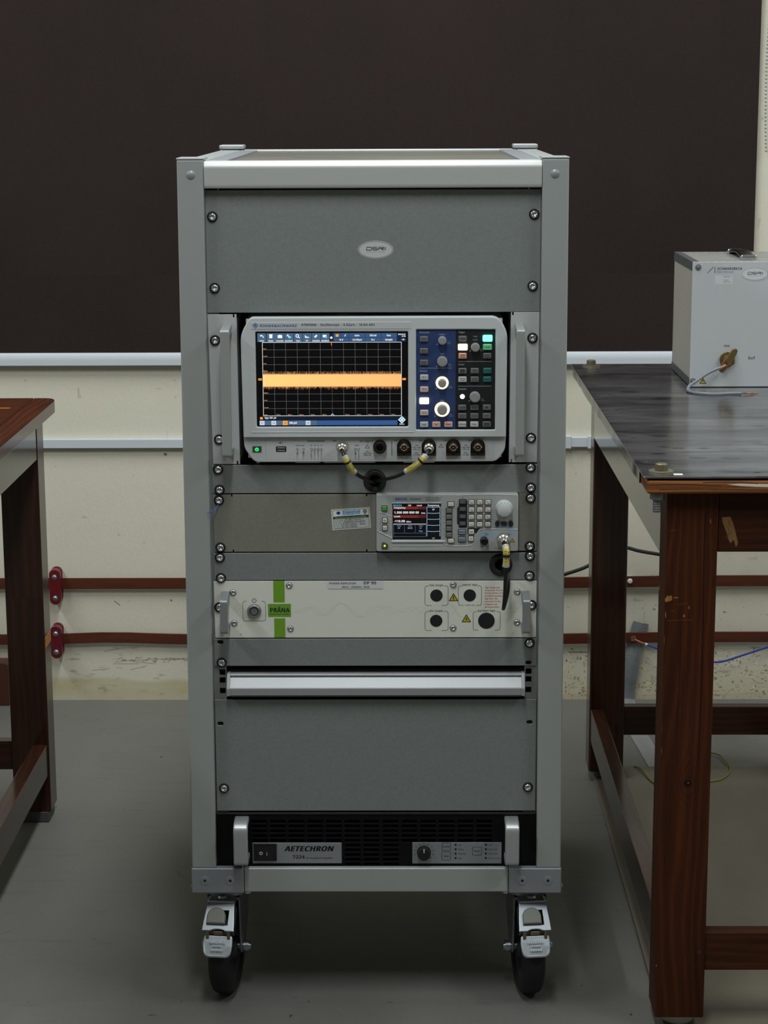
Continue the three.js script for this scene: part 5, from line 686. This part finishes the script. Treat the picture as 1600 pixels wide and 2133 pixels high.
// ---------------------------------------------------------------- white amplifier
{
  const F = AMP, t = thing('amplifier', 'cream white power amplifier with a green stripe and square metal handles', 'amplifier', [0, F.Y(1329.6), -100]);
  const pic = print(445, 1210, 1118, 1330, 3, '#d6dad0', (g) => {
    const K = '#23251f', line = (a, b, w = 0.9) => { g.lineWidth = w; g.beginPath(); a.forEach(([x, y], i) => (i ? g.lineTo(x, y) : g.moveTo(x, y))); g.strokeStyle = b; g.stroke(); };
    for (const p of [0, 2.1, 4.2]) { const q = []; for (let x = 484; x < 1076; x += 1.5) q.push([x, 1272 + (5 + 10 * Math.pow(Math.sin(x * 0.0135 + 1.2), 2)) * Math.sin(x * (0.085 + 0.012 * p / 2) + p * 1.7 + 1.4 * Math.sin(x * 0.021))]); line(q, 'rgba(140,154,116,0.26)', 0.7); }
    g.fillStyle = '#6a9a26'; g.fillRect(569.6, 1208, 23.6, 47.2); g.fillRect(570.4, 1288, 23.2, 44); g.fillRect(558.4, 1258.4, 47, 26.6); g.lineWidth = 0.5; g.strokeStyle = '#3f6018'; g.strokeRect(558.4, 1258.4, 47, 26.6);
    text(g, 'PRÂNA', 582, 1270.6, 12.4, { fill: '#062a26', width: 42 }); g.strokeStyle = '#062a26'; g.lineWidth = 0.9; g.strokeRect(0, 0, 0, 0); text(g, 'PRÂNA', 582.4, 1270.4, 12.4, { fill: '#062a26', width: 42 }); text(g, 'Broadband power amplifiers', 582, 1279.6, 3.4, { fill: '#0c2a18', width: 42 });
    const frame = (x0, y0, x1, y1, top, bot) => { const r = 6; g.strokeStyle = K; g.lineWidth = 0.8; const half = (x, s) => { g.beginPath(); g.moveTo(x - s * top, y0); g.lineTo(x - s * r * 0 + (s > 0 ? -r : r), y0); g.quadraticCurveTo(x, y0, x, y0 + r); g.lineTo(x, y1 - r); g.quadraticCurveTo(x, y1, x - s * r, y1); g.lineTo(x - s * bot, y1); g.stroke(); }; half(x0, -1); half(x1, 1); };
    frame(505.6, 1252.6, 553, 1293.6, 8, 24); frame(885.2, 1221, 933.2, 1261.8, 8, 14); frame(885.2, 1274, 933.6, 1314.2, 8, 14); frame(954.6, 1221, 1002.8, 1261.8, 8, 11); frame(985.4, 1274.6, 1042, 1313.6, 8, 11);
    g.strokeStyle = K; g.lineWidth = 1.1; g.beginPath(); g.arc(529.3, 1251, 4.2, -1.0, Math.PI + 1.0); g.stroke(); g.beginPath(); g.moveTo(529.3, 1245.6); g.lineTo(529.3, 1251); g.stroke();
    smallText(g, [['Fwd. Sample', 909, 1219.6, 29], ['Rev. Sample', 908.6, 1273, 28], ['INPUT 50Ω', 978.4, 1219.4, 31], ['OUTPUT 50Ω', 1013, 1273.2, 37]], 5.4, K); text(g, '+10dBm Max.', 978.6, 1261.4, 3.2, { fill: K, width: 22 });
    'High voltage may|be present. Do not|during function. Act|provided hazardous|high field. Take|precaution for law|mitigation and|personnel safety.'.split('|').forEach((s, i) => text(g, s, 1009.6, 1224.8 + i * 5.76, 3.9, { fill: '#9a2a20', align: 'left', width: [31, 37, 37, 38, 27, 33, 26, 30][i] }));
    for (const [x, y, b] of [[944.6, 1245.4, 0], [971.4, 1289.4, 1]]) { g.fillStyle = '#b9a51e'; g.strokeStyle = '#14130a'; g.lineWidth = 1.5; g.lineJoin = 'round'; g.beginPath(); g.moveTo(x, y - 8); g.lineTo(x + 9, y + 6.8); g.lineTo(x - 9, y + 6.8); g.closePath(); g.fill(); g.stroke(); g.fillStyle = '#14130a'; if (b) { g.beginPath(); [[1, -4], [-2.4, 1.4], [0, 1.2], [-1, 5.4], [2.6, -0.4], [0.2, -0.4]].forEach(([a, c], i) => (i ? g.lineTo(x + a, y + c) : g.moveTo(x + a, y + c))); g.fill(); } else { g.fillRect(x - 0.9, y - 3.4, 1.8, 6); g.fillRect(x - 0.9, y + 3.6, 1.8, 1.8); } }
    g.fillStyle = '#55584c'; g.beginPath(); g.arc(500, 1321.4, 0.9, 0, 6.3); g.fill();
  });
  const s = roundedPoly(fpoly(F, [[445.6, 1210.6], [1117.4, 1210.6], [1117, 1328.8], [446.6, 1328.8]]), 1.4); part('front_panel', faceUV(extrude(s, -2.6, 0.4, 0.6, 2), F.X(445), F.X(1118), F.Y(1330), F.Y(1210)), std(0xffffff, 0.5, 0, { map: tex(pic) }), t);
  part('case', box(-215, 215, F.Y(1326), F.Y(1214), -420, -2.6), M.zincRaw, t);
  screws(t, F, [[485.8, 1234.4], [487, 1298], [602.9, 1220], [604.3, 1310], [943.9, 1219], [943.9, 1309], [1076.9, 1233.6], [1076.9, 1297.4]], 0.4, true); screws(t, F, [[456.6, 1264.8], [1107, 1261]], 0.4);
  for (const [u, v, r, w] of [[909, 1241, 13, 0], [908.5, 1293.6, 13, 0], [978.3, 1240.8, 13, 0], [1013.2, 1293.6, 17.4, 0]]) part('hole_cap', turned(F.X(u), F.Y(v), 0.4, [[0, 0.7], [r * 0.72 - 0.5, 0.7], [r * 0.72, 0]], 36), std(0x101114, 0.6), t, 'flat black hole cap');
  const b = part('power_button', turned(F.X(529.2), F.Y(1272.6), 0.4, [[0, 3], [6.6, 3], [7, 4.4], [8.6, 4.6], [10.2, 3], [10.8, 0]], 36), M.steel, t, 'round metal push button'); part('button_ring', turned(F.X(529.2), F.Y(1272.6), 0.4, [[5.4, 3], [5.6, 3.3], [6.4, 3.3], [6.6, 3]], 32), M.black, b);
  const lp = print(682.4, 1209.6, 797.8, 1227, 7, '#d2d7da', (g) => { text(g, 'POWER AMPLIFIER', 686, 1215.4, 5.4, { align: 'left', width: 56, fill: '#1c2126' }); text(g, 'DP 90', 757, 1214.6, 8.6, { align: 'left', width: 27, fill: '#1c2126' }); text(g, '9kHz - 250MHz  90W', 741, 1223, 5, { width: 58, fill: '#1c2126' }); });
  part('label_plate', faceUV(fbox(F, 682.4, 1210.2, 797.8, 1227, 0.2, 1, 1.2, 2), F.X(682.4), F.X(797.8), F.Y(1227), F.Y(1209.6)), std(0xffffff, 0.35, 0.1, { map: tex(lp) }), t, 'silver label plate');
  for (const [x0, x1] of [[-229.2, -217.8], [219, 230.4]]) part('handle', barHandle(x0, x1, 602.5, 661.5, 0.4, 44, 5), std(0x8e9396, 0.4, 0.45), t, 'square metal handle');
}
// ---------------------------------------------------------------- black amplifier
{
  const F = A7, t = thing('amplifier', 'black amplifier with slotted front and broad silver handles at the foot of the rack', 'amplifier', [0, 229, -100]);
  const s = roundedPoly(fpoly(F, [[451.4, 1694.6], [1117, 1692.6], [1116.4, 1805.6], [451.4, 1805.6]]), [2, 2, 3, 3]);
  const clear = (u, v) => (u > 484 && u < 520) || u < 522 || u > 1046 || (v > 1750 && u > 500 && u < 714) || (v > 1750 && u > 856) || (v > 1742 && u < 530);
  for (let j = 0; j < 10; j++) for (let i = 0; i < 14; i++) { const u = 524 + i * 38.8 + (i > 6 ? 2 : 0), v = 1707.6 + j * 9.9; if (clear(u, v) || clear(u + 34, v)) { if (v > 1750 || u + 34 > 1046) continue; } s.holes.push(roundRect(F.X(u), F.Y(v + 6.4), F.X(u + 33), F.Y(v), 2.4, THREE.Path)); }
  const matt = phys({ color: 0x060708, roughness: 0.6, specularIntensity: 0.35 }); part('front_panel', extrude(s, -2.6, 2, 0.7, 2, 4), matt, t); part('top_lip', box(F.X(453), F.X(1115), F.Y(1696), F.Y(1692), -2, 3.4, 0.8), std(0x141618, 0.4, 0.1), t); part('filter', box(F.X(500), F.X(1080), F.Y(1803), F.Y(1698), -12, -9), std(0x060607, 0.9), t); part('case', box(-216, 216, 230, F.Y(1696), -480, -12), matt, t);
  const nr = print(525.6, 1754, 711.8, 1797.6, 5.2, '#8b9095', (g) => { for (const q of [-0.5, 0, 0.5]) text(g, 'AETECHRON', 643 + q, 1766.6, 15, { italic: true, width: 102, fill: '#0b0c0e' }); text(g, '7224', 621.6, 1784.6, 10, { width: 26, fill: '#101214' }); text(g, 'DC-Enabled AC Amplifier', 636.6, 1786.6, 4.6, { align: 'left', italic: true, width: 56, fill: '#101214' }); });
  part('name_plate', faceUV(fbox(F, 525.8, 1754.4, 711.6, 1797.4, 1.6, 2.8, 0.9, 2), F.X(525.6), F.X(711.8), F.Y(1797.6), F.Y(1754)), std(0xffffff, 0.42, 0.35, { map: tex(nr) }), t, 'grey name plate');
  const sw = part('power_switch', fbox(F, 527.8, 1755.4, 576.2, 1792, 2.6, 4.4, 1.4, 2), M.blackGloss, t); part('rocker', extrude(poly([[-4.2, F.Y(1760)], [-4.2, F.Y(1787.4)], [-7.6, F.Y(1787.4)], [-5, F.Y(1773)], [-5.6, F.Y(1760)]]), F.X(535.6), F.X(568.8)).rotateY(Math.PI / 2), std(0x141517, 0.35), sw);
  part('switch_marks', [new THREE.TorusGeometry(2.1, 0.5, 8, 24).translate(F.X(543.6), F.Y(1774.2), 7.4), fbox(F, 555.4, 1772.4, 556.4, 1779, 7, 7.8, 0.2)], M.white, sw, 'white switch marks');
  const cp = print(858.6, 1753.6, 1045, 1798.2, 5.2, '#888d92', (g) => {
    const K = '#15171a'; for (const [x, y, s2] of [[913, 1756.8 + 23, 'Enable'], [930, 0, '']]) if (0) text(g, s2, x, y, 4); g.strokeStyle = K; g.lineWidth = 0.8; const bx = (x, y, w, h) => { g.beginPath(); g.roundRect ? g.roundRect(x, y, w, h, 1.6) : g.rect(x, y, w, h); g.stroke(); }; bx(920.4, 1754.6, 18, 15.8); bx(920.4, 1773.4, 18, 17.4); bx(984.2, 1763.4, 18.6, 17); text(g, 'Enable', 929.6, 1762.6, 4.6, { fill: K, width: 15.6 }); text(g, 'Stop', 929.6, 1782.2, 5, { fill: K, width: 10.6 }); text(g, 'Reset', 993.4, 1772, 4.6, { fill: K, width: 13 });
    smallText(g, [['Run', 954.4, 1758.4, 7], ['Ready', 954.4, 1767.6, 11], ['Stand By', 954.4, 1776.8, 15], ['Stop', 954.4, 1786.2, 8], ['Fault', 1017.4, 1758.4, 8], ['Over Load', 1017.4, 1767.6, 18], ['Over Temp', 1017.4, 1776.8, 19], ['Over Voltage', 1017.4, 1786.2, 23]], 3.8, '#2a2d31', { align: 'left' }); ['0', '10', '20', '30', '40', '50', '60', '70', '80', '90', '100'].forEach((q, i) => { const a = R(225 - i * 27); if (i !== 0) text(g, q, 883 + 20 * Math.cos(a), 1773.4 - 17.6 * Math.sin(a), 3.2, { fill: K }); }); text(g, 'Gain %', 882, 1791.6, 3.6, { fill: K });
  });
  const plate = part('control_plate', faceUV(fbox(F, 858.8, 1753.8, 1044.8, 1798, 1.6, 2.8, 0.9, 2), F.X(858.6), F.X(1045), F.Y(1798.2), F.Y(1753.6)), std(0xffffff, 0.42, 0.35, { map: tex(cp) }), t, 'grey control plate');
  for (const u of [949, 1012]) for (const v of [1758.4, 1767.7, 1776.9, 1786.3]) part('lamp', turned(F.X(u), F.Y(v), 2.7, [[0, 0.9], [1.3, 0.6], [1.7, 0]], 16), M.black, plate);
  const kx = F.X(883), ky = F.Y(1774), kn = part('gain_knob', turned(kx, ky, 2.7, [[0, 12], [8.6, 12], [9.8, 11], [10.6, 1], [10.8, 0]], 36), M.black, t, 'black round knob'); part('pointer', box(kx - 0.7, kx + 0.7, ky + 3, ky + 9.4, 14.5, 15.1, 0.2), M.white, kn);
  for (const [u0, u1] of [[485.6, 516], [1052, 1081.6]]) { const x0 = -241.8 + (u0 - 451) * 0.7288, x1 = -241.8 + (u1 - 451) * 0.7288; const c = new THREE.Shape(); const y0 = 239.5, y1 = 307, z = 40; c.moveTo(-1, y0); c.lineTo(-z + 8, y0); c.quadraticCurveTo(-z, y0, -z, y0 + 8); c.lineTo(-z, y1 - 20); c.quadraticCurveTo(-z, y1, -z + 20, y1); c.lineTo(-1, y1); c.lineTo(-1, y1 - 9); c.lineTo(-z + 20, y1 - 9); c.quadraticCurveTo(-z + 9, y1 - 10, -z + 9, y1 - 22); c.lineTo(-z + 9, y0 + 14); c.quadraticCurveTo(-z + 9, y0 + 9, -z + 14, y0 + 9); c.lineTo(-1, y0 + 9); c.closePath(); part('handle', extrude(c, x0, x1, 2.4, 3, 12).rotateY(Math.PI / 2), std(0xb0b4b6, 0.34, 0.6), t, 'broad brushed silver handle'); }
}

// ---------------------------------------------------------------- cables
function coax(label, pts, tag, plugAt, big, lines) {
  const t = thing('coax_cable', label, 'cable', pts[0]); part('jacket', [tube(pts, 2.8, 110, 12), end(pts, 1, 2.8)], std(0x0a0b0c, 0.32), t);
  const [x, y, z, z1] = plugAt, k = big ? 1.25 : 1; part('plug', [turned(x, y, z, [[3 * k, z1 - z], [4.2 * k, z1 - z - 1], [4.4 * k, (z1 - z) * 0.72], [5.4 * k, (z1 - z) * 0.66], [5.6 * k, (z1 - z) * 0.5], [7.2 * k, (z1 - z) * 0.45], [7.6 * k, 2], [7.2 * k, 0]], 32)], M.plated, t, 'nickel plated plug');
  const pic = print(0, 0, 48, 30, 10, '#c6bb62', (g) => { g.fillStyle = '#d8d6c8'; g.fillRect(0, 0, 2, 30); g.fillRect(46, 0, 2, 30); for (const [i, y] of [[0, 4], [1, 9], [0, 19], [1, 24]]) text(g, lines[i], 24, y, 5, { fill: '#2a240a', width: Math.min(40, lines[i].length * 4.2) }); });
  const m = std(0xffffff, 0.35, 0, { map: tex(pic) }), lab = part('label_sleeve', tube(pts, 4.9, 24, 16, tag[0], tag[1]), m, t, 'yellow label sleeve'); for (const [p, q] of [[tag[0] - 0.012, tag[0]], [tag[1], tag[1] + 0.015]]) part('clear_sleeve', tube(pts, 5.3, 6, 16, p, q), std(0xb0b2b0, 0.3), lab); part('tie', [tube(pts, 5.7, 4, 12, tag[0] + 0.04, tag[0] + 0.055)], M.black, lab); return t;
}
coax('black cable with a yellow label from the left socket of the oscilloscope', [[-46.5, 884, 38], [-45.6, 882, 48], [-43, 877, 56], [-38, 867, 57], [-31.5, 854, 49], [-24, 845, 38], [-14, 837, 25], [-4, 830, 11], [3, 824, -6], [10, 818, -40]], [0.15, 0.33], [S.X(711.4), S.Y(932), 20, 46], false, ['Gen CH1', 'to Scope']);
coax('black cable with a yellow label from the second arched socket of the oscilloscope', [[80, 885, 38], [79, 882, 48], [75, 876, 56], [65, 866, 57], [52.5, 855, 49], [37, 844.5, 38], [19, 836.5, 25], [6, 831.5, 11], [-3, 827, -6], [-12, 820, -40]], [0.13, 0.34], [S.X(892.8), S.Y(933), 20, 46], false, ['Scope CH2', 'CBTM&Power']);
coax('black cable with a yellow label looping down from the signal generator', [[190.4, 746, 44], [191, 744.5, 54], [192.4, 739, 63], [193, 730, 65], [192.4, 713, 63], [192, 690, 59], [191.6, 667, 53], [190.6, 648, 46], [190.6, 643.5, 38], [194, 653, 31], [198, 672, 26], [197.6, 688, 18], [191, 697, 5], [187, 698, -10], [184, 698, -50]], [0.075, 0.175], [GEN.X(1048.8), GEN.Y(1122), 16, 44], true, ['RF OUT', 'CABLE 1']);
{
  const t = thing('thread', 'short blue thread caught behind a screw at the left of the adapter panel', 'thread', [-240, 787, 10]); part('strand', tube([[-232, 796, 1], [-233.4, 791, 4.2], [-236, 788.6, 7], [-240, 786.6, 12], [-247, 784.6, 19.5]], 0.8, 30, 6), std(0x3a62b4, 0.5), t);
}
renderer.render(scene, camera);
